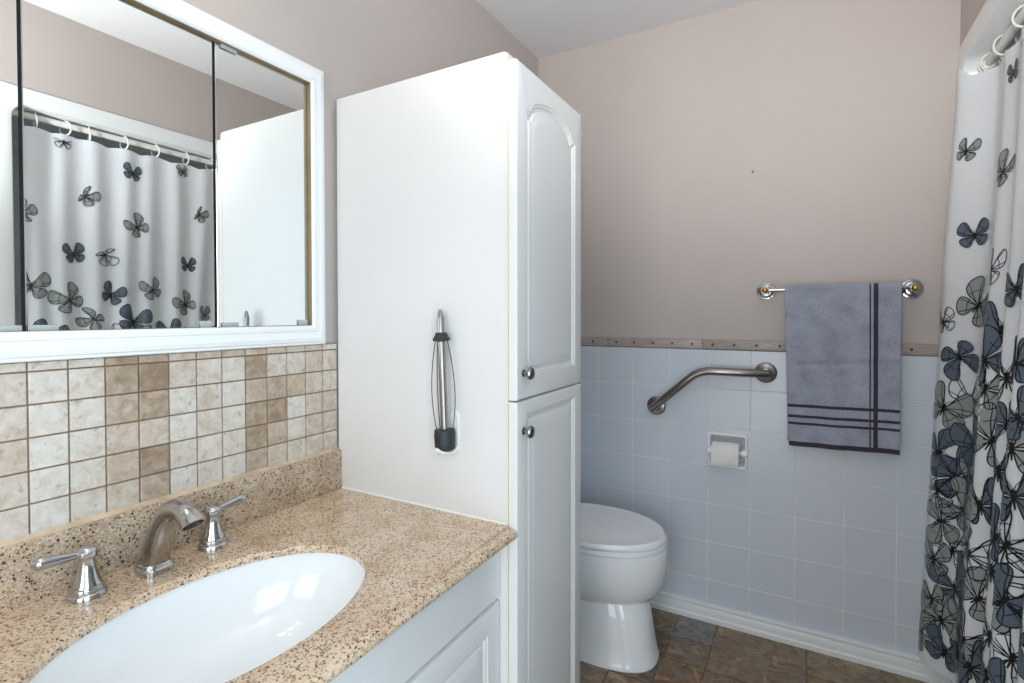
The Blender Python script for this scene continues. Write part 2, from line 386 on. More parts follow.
bm = BM(); box(bm, -0.1, XR + 0.95, YF - 0.1, 0.1, H, H + 0.05); struct('ceiling', bm, M['ceiling'])
bm = BM(); box(bm, -0.1, 0, YF - 0.1, 0.1, -0.02, H); wall_left = struct('wall_left', bm, M['paint'])
HX0, HX1, HZ0, HZ1 = 0.772, 0.894, 0.634, 0.751           # recess of the paper holder
bm = BM(); box(bm, -0.1, HX0, 0.0, 0.1, -0.02, H); box(bm, HX1, XR + 0.1, 0.0, 0.1, -0.02, H); box(bm, HX0, HX1, 0.0, 0.1, -0.02, HZ0); box(bm, HX0, HX1, 0.0, 0.1, HZ1, H); box(bm, HX0, HX1, 0.07, 0.1, HZ0, HZ1)
wall_back = struct('wall_back', bm, M['paint'])
bm = BM()
box(bm, XR, XR + 0.1, ENC_Y0, 0, ENC_Z, H)                       # above the tub
box(bm, XR, XR + 0.1, -2.08, ENC_Y0, -0.02, H)                   # between the tub and the doorway
box(bm, XR, XR + 0.1, -2.96, -2.08, 2.05, H)                     # over the doorway
box(bm, XR, XR + 0.1, YF, -2.96, -0.02, H)
wall_right = struct('wall_right', bm, M['paint'])
bm = BM(); box(bm, -0.1, 0.48, YF - 0.1, YF, -0.02, H); box(bm, 1.32, XR + 0.1, YF - 0.1, YF, -0.02, H); box(bm, 0.48, 1.32, YF - 0.1, YF, 2.05, H)  # opening added in this wall to let the rear fill in
struct('wall_front', bm, M['paint'])
bm = BM()
for (a, b_, c, d_) in ((0.41, 0.48, 0.0, 2.12), (1.32, 1.39, 0.0, 2.12), (0.48, 1.32, 2.05, 2.12)):
    box(bm, a, b_, YF, YF + 0.02, c, d_, 0.004)
struct('trim_3', bm, M['trim'], 35)
bm = BM()
for (a, b_, c, d_) in ((-3.03, -2.96, 0.0, 2.12), (-2.08, -2.01, 0.0, 2.12), (-2.96, -2.08, 2.05, 2.12)):
    box(bm, XR - 0.02, XR, a, b_, c, d_, 0.004)
struct('trim_2', bm, M['trim'], 35)

# nail hole left in the paint
bm = BM(); lathe(bm, [(0.0045, 0), (0.004, 0.002), (0.0015, 0.0035)], (0.916, 0.0, 1.772), (0, -1, 0), 10)
tag(obj('wall_plug', bm, M['nickel'], wall_back), 'small dark wall plug left in the paint')

# white glazed tiles of the back wall: every tile modelled, one sheet
def build_wainscot():
    bm = BM(); g = 0.0015
    for (a, b_, c, d_) in ((0.0, HX0, 0.0, ZT), (HX1, XR - 0.002, 0.0, ZT), (HX0, HX1, 0.0, HZ0), (HX0, HX1, HZ1, ZT)): box(bm, a, b_, -0.0066, -0.0005, c, d_, mi=1)
    xs = [X0 + PT * i for i in range(-2, 9)]
    xs = [0.0] + [x for x in xs if 0.01 < x < XR - 0.01] + [XR - 0.002]
    zs = [ZT - PT * j for j in range(0, 8)]; zs = [z for z in zs if z > 0.0] + [0.002]
    for xa, xb in zip(xs, xs[1:]):
        for zb, za in zip(zs, zs[1:]):
            t = random.uniform(-0.0002, 0.0002)
            if xa < 0.8 < xb and za < 0.7 < zb:       # this tile is cut around the paper holder
                for (a, b_, c, d_) in ((xa + g, HX0, za + g, zb - g), (HX1, xb - g, za + g, zb - g), (HX0, HX1, za + g, HZ0), (HX0, HX1, HZ1, zb - g)): box(bm, a, b_, -0.0075, -0.004, c, d_)
                continue
            box(bm, xa + g, xb - g, -0.0075 + t, -0.004, za + g, zb - g, 0.0014, 2)
    return obj('tile_wainscot', bm, [M['walltile'], M['grout']], wall_back, 0)
wa = build_wainscot(); tag(wa, 'white square glazed wall tiles with pale grout')

# taupe border strip with dark inset dots
bm = BM()
joints = [0.0, 0.3427, 0.7384, 1.134, XR - 0.002]
for a, b_ in zip(joints, joints[1:]): box(bm, a + 0.0006, b_ - 0.0006, -0.0095, -0.0004, ZT + 0.003, 1.1262, 0.0015, 2)
box(bm, 0.0, XR - 0.002, -0.0075, -0.0004, ZT - 0.001, ZT + 0.004, mi=1)
for x in [0.119, 0.197, 0.2752] + [0.3825 + 0.0788 * i for i in range(5)] + [0.7763 + 0.079 * i for i in range(5)] + [1.172 + 0.079 * i for i in range(5)]:
    lathe(bm, [(0.0052, 0), (0.0052, 0.0008), (0.003, 0.0013)], (x, -0.0093, 1.1072), (0, -1, 0), 12, mi=2)
tr = struct('trim_1', bm, [M['listello'], M['inner'], M['dot']], 35)
tag(tr, 'taupe border tile strip with dark dots above white tiles')

# baseboard
prof = [(0.0, 0.0), (-0.021, 0.0), (-0.021, 0.016), (-0.0175, 0.021), (-0.0155, 0.022), (-0.0155, 0.047), (-0.0135, 0.051), (-0.0125, 0.052), (-0.0125, 0.057), (-0.0165, 0.060), (-0.0165, 0.066), (-0.013, 0.0695), (0.0, 0.0695)]
bm = BM(); loft(bm, [[(x, -0.006 + y, z) for y, z in prof] for x in (0.001, XR - 0.004)])
tag(struct('baseboard_back', bm, M['trim'], 30), 'white moulded baseboard under the white wall tiles')
bm = BM(); loft(bm, [[(-y, yy, z) for y, z in prof] for yy in (-0.855, -0.024)])
struct('baseboard_left', bm, M['trim'], 30)

# travertine backsplash of the vanity wall
TQ, TZ0, TY0 = 0.0535, 1.1336, -1.8559
tones = {0: [.30, .25, .25, .75, .70, .40, .40, .50, .45, .35, .3, .3, .3],
         1: [.38, .18, .28, .72, .95, .42, .30, .22, .80, .32, .28, .40, .35],
         2: [.35, .20, .20, .66, .74, .20, .34, .18, .58, .66, .55, .42, .36],
         3: [.42, .16, .20, .48, .42, .16, .30, .20, .72, .84, .20, .42, .40],
         4: [.32, .15, .25, .50, .86, .22, .20, .26, .80, .52, .22, .40, .38],
         5: [.24, .16, .30, .44, .62, .12, .24, .22, .60, .40, .28, .36, .36]}
bm = BM(); lay = bm.loops.layers.float_color.new('tone'); g = 0.0013
box(bm, 0.0005, 0.006, VY0, CY - 0.0006, 0.78, 1.15, mi=1)
for r in range(0, 7):
    zb = TZ0 - TQ * (r - 1); za = TZ0 - TQ * r
    if r == 0: zb = 1.15
    za = max(za, 0.78)
    for c in range(-7, 13):
        ya = TY0 + TQ * (c - 1); yb = min(TY0 + TQ * c, CY - 0.001)
        if ya < VY0 + 0.01: continue
        n0 = len(bm.faces)
        jx = random.uniform(-.0004, .0004)
        box(bm, 0.004, 0.010 + jx, ya + g, yb - g, za + g, zb - g, 0.0013, 2)
        tv = tones[min(r, 5)][c] if c >= 0 else random.choice((.2, .3, .5, .25))
        col = (tv, random.random(), random.random(), 1)
        bm.faces.ensure_lookup_table()
        for f in bm.faces[n0:]:
            for l in f.loops: l[lay] = col
tag(obj('tile_backsplash', bm, [M['travertine'], M['browngrout']], wall_left, 0), 'beige travertine mosaic tiles with brown grout')

# ------------------------------------------------------------------ cabinet doors
def panel_door(name, y0, y1, z0, z1, xf, th, parent, inset=(0.045, 0.045, 0.05, 0.05), arch=0.0, mat='cabinet'):
    """slab door facing +x with a moulded groove and raised centre; arch > 0 gives a cathedral top"""
    bm = BM(); n = 40
    il, ir, ib, it = inset
    py0, py1, pz0, pz1 = y0 + il, y1 - ir, z0 + ib, z1 - it
    yc = (py0 + py1) / 2; hw0 = (py1 - py0) / 2
    def ring(d, x, outer=False, bev=0.0):
        if outer: a, b_, c, e = y0 + bev, y1 - bev, z0 + bev, z1 - bev
        else: a, b_, c, e = py0 + d, py1 - d, pz0 + d, pz1 - d
        pts = [(x, a, c), (x, b_, c)]
        for i in range(n + 1):
            s = 1 - 2 * i / n                        # 1 .. -1 along the top, right to left
            y = (a + b_) / 2 + s * (b_ - a) / 2
            z = e
            if arch and not outer:
                w = hw0 - 0.020 - d * 0.55           # half width of the arch between the shoulders
                u = abs(y - yc) / w
                drop = arch * (1 - math.sqrt(max(0, 1 - min(u, 1) ** 2) * 0.75 + 0.25 * max(0, 1 - min(u, 1)))) if u < 1 else arch
                z = e - drop
            pts.append((x, y, z))
        return pts
    rings = [ring(0, xf - th, True), ring(0, xf - 0.004, True), ring(0, xf - 0.0012, True, 0.0012), ring(0, xf, True, 0.004),
             ring(0, xf), ring(0.002, xf - 0.0025), ring(0.006, xf - 0.003), ring(0.009, xf - 0.0075), ring(0.016, xf - 0.008),
             ring(0.019, xf - 0.0045), ring(0.024, xf - 0.004), ring(0.034, xf - 0.0005), ring(0.038, xf - 0.0002)]
    loft(bm, rings)
    return obj(name, bm, M[mat], parent, 28)
def knob(parent, x, y, z):
    bm = BM(); lathe(bm, [(0.0085, 0), (0.0085, 0.002), (0.005, 0.004), (0.0045, 0.010), (0.008, 0.013), (0.0135, 0.016), (0.0142, 0.019), (0.012, 0.0225), (0.007, 0.0245), (0.001, 0.025)], (x, y, z), (1, 0, 0), 24)
    return tag(obj('knob', bm, M['nickel'], parent), 'dark round metal knob')

# ------------------------------------------------------------------ tall cabinet
CY1 = -0.850
tc_ = thing('tall_cabinet', 'tall white linen cabinet with two panelled doors between vanity and toilet', 'cabinet', (0.27, -1.04, 0))
def at0(o, p):                     # keep world coordinates under a parent that is not at the origin
    o.location = -Vector(p.location); return o
def child(o): return at0(o, o.parent)
bm = BM(); box(bm, 0.012, 0.527, CY, CY + 0.017, 0.0, 1.7944, 0.0008, 1)
box(bm, 0.012, 0.527, CY1 - 0.017, CY1, 0.0, 1.7944, 0.0008, 1)
box(bm, 0.012, 0.527, CY + 0.017, CY1 - 0.017, 1.776, 1.7944); box(bm, 0.012, 0.02, CY + 0.017, CY1 - 0.017, 0.09, 1.776)
box(bm, 0.03, 0.527, CY + 0.017, CY1 - 0.017, 0.09, 0.108); box(bm, 0.46, 0.475, CY + 0.017, CY1 - 0.017, 0.0, 0.09)
box(bm, 0.03, 0.52, CY + 0.017, CY1 - 0.017, 1.03, 1.046)
child(obj('carcass', bm, M['cabinet'], tc_, 30))
bm = BM(); box(bm, 0.527, 0.5335, CY, CY1, 0.10, 1.7905, 0.0006, 1)
tag(child(obj('edge_strip', bm, M['edgeband'], tc_, 30)), 'cream edge strip')
d1 = child(panel_door('door', CY + 0.002, CY1 + 0.002, 1.0385, 1.7735, 0.556, 0.0215, tc_, (0.046, 0.046, 0.050, 0.047), 0.047))
tag(d1, 'upper door with arched panel'); knob(d1, 0.556, -1.189, 1.0965)
d2 = child(panel_door('door', CY + 0.002, CY1 + 0.002, 0.105, 1.0345, 0.556, 0.0215, tc_, (0.046, 0.046, 0.05, 0.030)))
tag(d2, 'lower door with rectangular panel'); knob(d2, 0.556, -1.189, 0.968)

# ------------------------------------------------------------------ vanity cabinet
v = thing('vanity_cabinet', 'white vanity cabinet with panelled doors under the granite worktop', 'cabinet', (0.25, -1.72, 0))
bm = BM(); YA, YE = VY0, CY - 0.002
box(bm, 0.012, 0.495, YA, YA + 0.016, 0, 0.735); box(bm, 0.012, 0.495, YE - 0.016, YE, 0, 0.735)
box(bm, 0.012, 0.02, YA + 0.016, YE - 0.016, 0.09, 0.735); box(bm, 0.02, 0.495, YA + 0.016, YE - 0.016, 0.09, 0.106)
box(bm, 0.43, 0.445, YA + 0.016, YE - 0.016, 0, 0.09)
child(obj('carcass', bm, M['cabinet'], v, 30))
bm = BM(); box(bm, 0.495, 0.4985, YA, YE, 0.59, 0.735); box(bm, 0.495, 0.4985, YA, YA + 0.03, 0.10, 0.59); box(bm, 0.495, 0.4985, YE - 0.03, YE, 0.10, 0.59)
box(bm, 0.495, 0.4985, -1.735, -1.705, 0.10, 0.59); box(bm, 0.495, 0.4985, YA, YE, 0.09, 0.12)
child(obj('face_frame', bm, M['cabinet'], v, 30))
bm = BM(); box(bm, 0.499, 0.515, YA + 0.001, YE - 0.001, 0.6045, 0.7335, 0.002, 1)
child(obj('drawer_front', bm, M['cabinet'], v, 30))
child(panel_door('door', -1.718, YE - 0.001, 0.10, 0.5945, 0.515, 0.016, v, (0.05, 0.05, 0.05, 0.05)))
child(panel_door('door', YA + 0.001, -1.722, 0.10, 0.5945, 0.515, 0.016, v, (0.05, 0.05, 0.05, 0.05)))

# ------------------------------------------------------------------ granite worktop with oval cut-out
ZC = 0.7654; ZB = 0.7365; ZH = ZC - 0.0145   # top, underside of the built-up front, underside of the slab
SX, SY, SA, SB = 0.314, -1.7205, 0.1645, 0.2445
top = thing('worktop', 'tan speckled granite worktop with oval sink opening on the white vanity', 'worktop', (0.25, -1.72, ZB))
def build_worktop():
    bm = BM(); n = 144
    xf = 0.536; x0, y0, y1 = 0.0105, VY0, CY - 0.0015
    def rect_pt(a):
        c, s = math.cos(a), math.sin(a)
        tx = ((xf - SX) / c) if c > 1e-9 else ((x0 - SX) / c if c < -1e-9 else 1e9)
        ty = ((y1 - SY) / s) if s > 1e-9 else ((y0 - SY) / s if s < -1e-9 else 1e9)
        t = min(tx, ty); return (SX + c * t, SY + s * t)
    angs = sorted(set([2 * PI * i / n for i in range(n)] + [math.atan2(yy - SY, xx - SX) % (2 * PI) for xx in (x0, xf) for yy in (y0, y1)]))
    el = lambda a, g: (SX + (SA + g) * math.cos(a), SY + (SB + g) * math.sin(a))
    # elliptical rings need the angle of the rectangle point mapped to the same direction
    def eld(a, g):
        A, B = SA + g, SB + g
        r = 1 / math.sqrt((math.cos(a) / A) ** 2 + (math.sin(a) / B) ** 2)
        return (SX + r * math.cos(a), SY + r * math.sin(a))
    rings = []
    rings.append([(*eld(a, 0.0), ZH) for a in angs]); rings.append([(*eld(a, 0.0), ZC - 0.007) for a in angs])
    for k in range(1, 6):
        th = k / 5 * PI / 2
        rings.append([(*eld(a, 0.006 * (1 - math.cos(th))), ZC - 0.006 * (1 - math.sin(th))) for a in angs])
    rings.append([(*eld(a, 0.03), ZC) for a in angs])
    rings.append([(*rect_pt(a), ZC) for a in angs]); rings.append([(*rect_pt(a), ZH) for a in angs])
    rings.append(rings[0])
    loft(bm, rings, True, False, False)
    # moulded front edge: a small step and a full bullnose
    prof = [(xf - 0.001, ZC), (xf + 0.0005, ZC - 0.0050), (xf + 0.0035, ZC - 0.0056)]
    for k in range(0, 9):
        a = PI / 2 - k / 8 * PI
        prof.append((xf + 0.0085 + 0.0135 * math.cos(a), ZC - 0.0175 + 0.0115 * math.sin(a)))
    prof += [(xf + 0.002, ZB), (xf - 0.012, ZB)]
    loft(bm, [[(x, yy, z) for x, z in prof] for yy in (y0, y1)], True, True, True)
    return obj('slab', bm, M['granite'], top, 30)
child(build_worktop())
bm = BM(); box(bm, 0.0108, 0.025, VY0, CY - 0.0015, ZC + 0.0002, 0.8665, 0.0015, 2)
tag(child(obj('upstand', bm, M['granite_upstand'], top, 30)), 'speckled granite upstand coloured greyer for its shade')
bm = BM(); loft(bm, [[(x, yy, z) for x, z in ((0.0105, 0.8662), (0.0215, 0.8662), (0.016, 0.8680), (0.0128, 0.8705), (0.0105, 0.8725))] for yy in (VY0, CY - 0.002)])
tag(child(obj('caulk_bead', bm, M['caulk'], top, 40)), 'orange-stained caulk line along the upstand')
bm = BM(); loft(bm, [[(xx, y, z) for y, z in ((CY - 0.0004, ZC), (CY - 0.0004, ZC + 0.004), (CY - 0.002, ZC + 0.003), (CY - 0.0045, ZC + 0.0003))] for xx in (0.026, 0.53)])
tag(child(obj('caulk_bead', bm, M['plastic'], top, 40)), 'white caulk line against the tall cabinet')

# ------------------------------------------------------------------ sink
sk = thing('sink_basin', 'white oval undermount sink basin below the granite worktop', 'sink', (SX, SY, 0.58))
bm = BM(); n = 72; rings = []
for k in range(17):
    t = k / 16 * PI / 2
    f = math.cos(t) ** 0.62; z = ZH - 0.002 - 0.145 * math.sin(t)
    f = max(f, 0.11)
    rings.append([(SX + (SA + 0.006) * f * math.cos(2 * PI * i / n), SY + (SB + 0.006) * f * math.sin(2 * PI * i / n), z) for i in range(n)])
outer = [[(SX + (p[0] - SX) * 1.05, SY + (p[1] - SY) * 1.04, p[2] - 0.008) for p in r] for r in rings]
rim = [[(SX + (SA + g) * math.cos(2 * PI * i / n), SY + (SB + g) * math.sin(2 * PI * i / n), z) for i in range(n)] for g, z in ((0.03, ZH - 0.009), (0.03, ZH - 0.0008), (0.008, ZH - 0.0008))]
loft(bm, list(reversed(outer)) + rim + rings, True, True, True)
child(obj('bowl', bm, M['porcelain'], sk, 50))
bm = BM(); zb = ZH - 0.147
lathe(bm, [(0.031, 0.000), (0.031, 0.003), (0.028, 0.0045), (0.021, 0.003), (0.0185, 0.001), (0.0185, 0.004), (0.012, 0.0075), (0.001, 0.008)], (SX, SY, zb), (0, 0, 1), 28)
tag(child(obj('drain', bm, M['chrome'], sk)), 'chrome drain stopper')

# ------------------------------------------------------------------ faucet
fa = thing('faucet', 'brushed chrome widespread faucet with two lever handles behind the sink', 'faucet', (0.085, -1.706, ZC))
FY = -1.706
def sup(cx, cy, cz, d, up, a, b_, p, n=28):
    """superellipse section across direction d"""
    d = Vector(d).normalized(); s = Vector((0, 1, 0)); t = s.cross(d).normalized()
    out = []
    for i in range(n):
        w = 2 * PI * i / n; c, q = math.cos(w), math.sin(w)
        out.append(Vector((cx, cy, cz)) + s * (a * math.copysign(abs(c) ** (2 / p), c)) + t * (b_ * math.copysign(abs(q) ** (2 / p), q)))
    return out
bm = BM()
path = bezier((0.0785, FY, ZC + 0.012), (0.094, FY, ZC + 0.060), (0.112, FY, ZC + 0.122), (0.158, FY, ZC + 0.125), 14)
path += bezier((0.158, FY, ZC + 0.125), (0.176, FY, ZC + 0.126), (0.190, FY, ZC + 0.121), (0.202, FY, ZC + 0.106), 10)[1:]
rings = []
m_ = len(path)
for i, p in enumerate(path):
    d = (path[min(i + 1, m_ - 1)] - path[max(i - 1, 0)])
    t = i / (m_ - 1)
    a = 0.0200 * (1 - t) ** 1.1 + 0.0155 * (1 - (1 - t) ** 1.1); b_ = 0.0205 * (1 - t) + 0.0140 * t
    if t > 0.75: a += (t - 0.75) * 0.016; b_ += (t - 0.75) * 0.016
    rings.append(sup(p.x, p.y, p.z, d, None, a, b_, 3.6 - 1.4 * min(1, t * 1.5)))
end = path[-1]; d = (path[-1] - path[-2]).normalized()
rings.append(sup(end.x, end.y, end.z, d, None, 0.0165, 0.0140, 2.2)); q = end - d * 0.010
rings.append(sup(q.x, q.y, q.z, d, None, 0.0155, 0.0130, 2.2))
loft(bm, rings)
child(obj('spout', bm, M['brushed'], fa, 45))
bm = BM()
def octo(a, z, n=48):
    return [(0.0790 + a * math.copysign(abs(math.cos(2 * PI * i / n)) ** 0.62, math.cos(2 * PI * i / n)), FY + a * math.copysign(abs(math.sin(2 * PI * i / n)) ** 0.62, math.sin(2 * PI * i / n)), z) for i in range(n)]
loft(bm, [octo(0.0272, ZC + 0.0003), octo(0.0272, ZC + 0.009), octo(0.0262, ZC + 0.0105), octo(0.0245, ZC + 0.0115), octo(0.0238, ZC + 0.016), octo(0.022, ZC + 0.0175)])
child(obj('spout_base', bm, M['chrome'], fa, 30))
bm = BM(); lathe(bm, [(0.0028, 0), (0.0028, 0.072), (0.005, 0.074), (0.0068, 0.078), (0.0062, 0.084), (0.0072, 0.087), (0.007, 0.0905), (0.004, 0.093), (0.001, 0.0935)], (0.050, FY + 0.013, ZC + 0.0), (0, 0, 1), 18)
tag(child(obj('lift_rod', bm, M['chrome'], fa)), 'small chrome drain lift rod behind the spout')
def tap(y, sy, nm):
    x = 0.0745
    bm = BM(); lathe(bm, [(0.0268, 0.0002), (0.0268, 0.0065), (0.0256, 0.0085), (0.0236, 0.0095), (0.0240, 0.0125), (0.0230, 0.0165), (0.0208, 0.0178), (0.0205, 0.0200), (0.0165, 0.030), (0.0132, 0.043), (0.0115, 0.055), (0.0113, 0.064), (0.0122, 0.0655), (0.0148, 0.0665), (0.0154, 0.0705), (0.0150, 0.0745), (0.0130, 0.0762), (0.0126, 0.0775), (0.0080, 0.0805), (0.004, 0.0815), (0.0005, 0.082)], (x, y, ZC), (0, 0, 1), 32)
    o = child(obj('tap_handle', bm, M['chrome'], fa, 40)); tag(o, nm)
    bm = BM(); dx = 0.10
    pts = [(x - dx * 0.012 * 0, y, ZC + 0.0710), (x, y + sy * 0.013, ZC + 0.0715), (x, y + sy * 0.026, ZC + 0.0730), (x, y + sy * 0.043, ZC + 0.0750), (x, y + sy * 0.056, ZC + 0.0765), (x, y + sy * 0.063, ZC + 0.0770), (x, y + sy * 0.0665, ZC + 0.0775), (x, y + sy * 0.068, ZC + 0.0775)]
    tube(bm, pts, [0.0055, 0.006, 0.007, 0.0086, 0.0096, 0.0094, 0.007, 0.002], 18)
    obj('lever', bm, M['chrome'], o, 40)
tap(-1.806, -1, 'left lever handle'); tap(-1.597, 1, 'right lever handle')

# ------------------------------------------------------------------ mirrored medicine cabinet
mc = thing('mirror_cabinet', 'white framed three-door mirrored medicine cabinet above the travertine backsplash', 'mirror cabinet', (0.01, -1.72, 1.15))
FY0, FY1, FZ0, FZ1 = -2.160, -1.2680, 1.1505, 1.8455
def frame_ring(bm, prof, mi=0):
    """prof: (inset from the outer edge, x)"""
    cs = [(FY0, FZ0, 1, 1), (FY1, FZ0, -1, 1), (FY1, FZ1, -1, -1), (FY0, FZ1, 1, -1)]
    rings = [[(x, y + sy * d, z + sz * d) for d, x in prof] for y, z, sy, sz in cs]
    vr = [[bm.verts.new(p) for p in r] for r in rings]
    n = len(prof)
    for k in range(4):
        a, b_ = vr[k], vr[(k + 1) % 4]
        for i in range(n - 1):
            bm.faces.new((a[i], a[i + 1], b_[i + 1], b_[i])).material_index = mi
bm = BM()
frame_ring(bm, [(0.0, 0.0005), (0.0, 0.020), (0.002, 0.0235), (0.006, 0.0245), (0.009, 0.0285), (0.017, 0.0315), (0.026, 0.0305), (0.033, 0.030), (0.0355, 0.0335), (0.042, 0.0345), (0.0465, 0.0325), (0.0485, 0.030)])
child(obj('frame', bm, M['frame'], mc, 25))
bm = BM(); frame_ring(bm, [(0.0485, 0.030), (0.0488, 0.029), (0.0488, 0.0106)])
tag(child(obj('inner_edge', bm, M['goldwood'], mc, 25)), 'golden inner edge of the frame')
bm = BM(); box(bm, 0.0005, 0.0105, FY0 + 0.045, FY1 - 0.045, FZ0 + 0.045, FZ1 - 0.045)
tag(child(obj('back_board', bm, M['black'], mc, 0)), 'black gap behind the mirror doors')
GY = [(FY0 + 0.0505, -1.8630), (-1.8588, -1.5530), (-1.5475, FY1 - 0.0505)]
GZ0, GZ1 = FZ0 + 0.0485, FZ1 - 0.0495
for k, (a, b_) in enumerate(GY):
    bm = BM(); box(bm, 0.0115, 0.0170, a, b_, GZ0, GZ1, 0.0012, 1)
    dd = child(obj('mirror_door', bm, M['mirror'], mc, 0))
    cl = [(a + 0.022, 0)] if k == 2 else []
    cl = {0: [(b_ - 0.02, 0)], 1: [(a + 0.022, 0), (b_ - 0.021, 0)], 2: [(a + 0.026, 0), (b_ - 0.017, 0), (a + 0.028, 1)]}[k]
    for yc, topc in cl:
        w = 0.018 if not (k == 2 and yc > b_ - 0.02) else 0.013
        if k == 1 and yc > -1.6: w = 0.012
        z0_, z1_ = (GZ1 - 0.008, GZ1 + 0.0005) if topc else (GZ0 - 0.0005, GZ0 + (0.010 if w > 0.015 else 0.014))
        bm = BM(); box(bm, 0.0172, 0.0225, yc - w, yc + w, z0_, z1_, 0.0012, 2)
        tag(obj('clip', bm, M['clip'], dd, 30), 'clear plastic mirror clip')

# ------------------------------------------------------------------ vanity light bar above the mirror
vl = thing('vanity_light', 'chrome light bar with round bulbs above the mirrored cabinet', 'lamp', (0.0, -1.89, 2.06))
bm = BM(); box(bm, 0.0005, 0.028, -2.13, -1.65, 2.02, 2.12, 0.004, 2); child(obj('light_bar', bm, M['chrome'], vl, 30))
for y in (-2.05, -1.89, -1.73):
    bm = BM(); lathe(bm, [(0.028, 0.0), (0.028, 0.02), (0.020, 0.026)], (0.028, y, 2.07), (1, 0, 0), 20); so = child(obj('socket', bm, M['chrome'], vl))
    bm = BM(); lathe(bm, [(0.014, 0.0), (0.016, 0.008), (0.030, 0.020), (0.040, 0.040), (0.040, 0.055), (0.030, 0.075), (0.012, 0.085), (0.001, 0.087)], (0.053, y, 2.07), (1, 0, 0), 20)
    obj('bulb', bm, M['bulb'], so)
# ceiling lamp dish around the lamp light
cl_ = thing('ceiling_lamp', 'white globe lamp hanging close under the ceiling behind the view', 'lamp', (0.98, -1.98, H))
LP = (0.98, -1.98, H)
bm = BM(); lathe(bm, [(0.065, 0.0003), (0.065, 0.018), (0.050, 0.028), (0.010, 0.032), (0.010, 0.29)], LP, (0, 0, -1), 30); child(obj('lamp_base', bm, M['plastic'], cl_))
bm = BM(); lathe(bm, [(0.085 * math.sin(a), 0.280 + 0.085 * (1 - math.cos(a))) for a in [PI * k / 20 for k in range(1, 20)]], LP, (0, 0, -1), 30); child(obj('lamp_glass', bm, M['dome'], cl_))

# ------------------------------------------------------------------ steel wand on its hook
hk = thing('wall_hook', 'white adhesive hook on the side of the tall cabinet below the wand', 'hook', (0.395, CY, 0.92))
bm = BM(); n = 24
def pill(y, g): return [(0.3915 + (0.0150 - g) * math.cos(2 * PI * i / n), y, (0.990 if math.sin(2 * PI * i / n) >= 0 else 0.922) + (0.0150 - g) * math.sin(2 * PI * i / n)) for i in range(n)]
loft(bm, [pill(CY - 0.0003, 0), pill(CY - 0.004, 0), pill(CY - 0.006, 0.002)])
child(obj('plate', bm, M['plastic'], hk, 35))
bm = BM(); pts = [(0.393, CY - 0.005, 0.920), (0.391, CY - 0.016, 0.9135), (0.387, CY - 0.030, 0.9125), (0.383, CY - 0.044, 0.9155), (0.380, CY - 0.052, 0.922)]
rings = []
for i, p in enumerate(pts):
    w = (0.0115, 0.014, 0.016, 0.014, 0.006)[i]
    rings.append([(p[0] + w * math.cos(a), p[1], p[2] + 0.005 * math.sin(a)) for a in [2 * PI * k / 16 for k in range(16)]])
loft(bm, rings); child(obj('hook_lip', bm, M['plastic'], hk, 40))
wd = thing('steel_wand', 'steel wand tool with black rubber collar and wire loops hanging on the white hook', 'tool', (0.3845, CY - 0.027, 0.9195))
B0 = Vector((0.3850, CY - 0.027, 0.9195)); B1 = Vector((0.3716, CY - 0.027, 1.238)); ax = (B1 - B0).normalized()
Lr = (B1 - B0).length
bm = BM(); lathe(bm, [(0.0088, 0.02), (0.0088, Lr - 0.020), (0.0076, Lr - 0.0165), (0.0042, Lr - 0.002), (0.002, Lr - 0.0002), (0.0005, Lr)], B0, ax, 24); child(obj('rod', bm, M['steel'], wd))
bm = BM(); lathe(bm, [(0.0215, 0.0), (0.0235, 0.003), (0.0237, 0.012), (0.0247, 0.030), (0.0235, 0.043), (0.0225, 0.045), (0.0088, 0.046)], B0, ax, 24); c0 = child(obj('base_cap', bm, M['rubber'], wd)); tag(c0, 'black rubber base cap')
bm = BM(); lathe(bm, [(0.0098, Lr - 0.073), (0.0195, Lr - 0.072), (0.0200, Lr - 0.068), (0.0150, Lr - 0.060), (0.0135, Lr - 0.054), (0.0098, Lr - 0.053)], B0, ax, 24); tag(child(obj('collar', bm, M['rubber'], wd)), 'black rubber collar')
sd = ax.cross(Vector((0, 1, 0))).normalized()
for s in (-1, 1):
    bm = BM(); p0 = B0 + ax * 0.040 + sd * s * 0.0215; p3 = B0 + ax * (Lr - 0.070) + sd * s * 0.0165
    tube(bm, bezier(p0, p0 + ax * 0.06 + sd * s * 0.016, p3 - ax * 0.08 + sd * s * 0.020, p3, 20), 0.0011, 8); child(obj('wire_loop', bm, M['wire'], wd))
bm = BM(); p0 = B0 + ax * 0.04 + Vector((0.005, -0.022, 0)); p3 = B0 + ax * (Lr - 0.070) + Vector((0.002, -0.0165, 0))
tube(bm, bezier(p0, p0 + ax * 0.06 + Vector((0.003, -0.009, 0)), p3 - ax * 0.08 + Vector((0.002, -0.012, 0)), p3, 20), 0.0011, 8); child(obj('wire_loop', bm, M['wire'], wd))

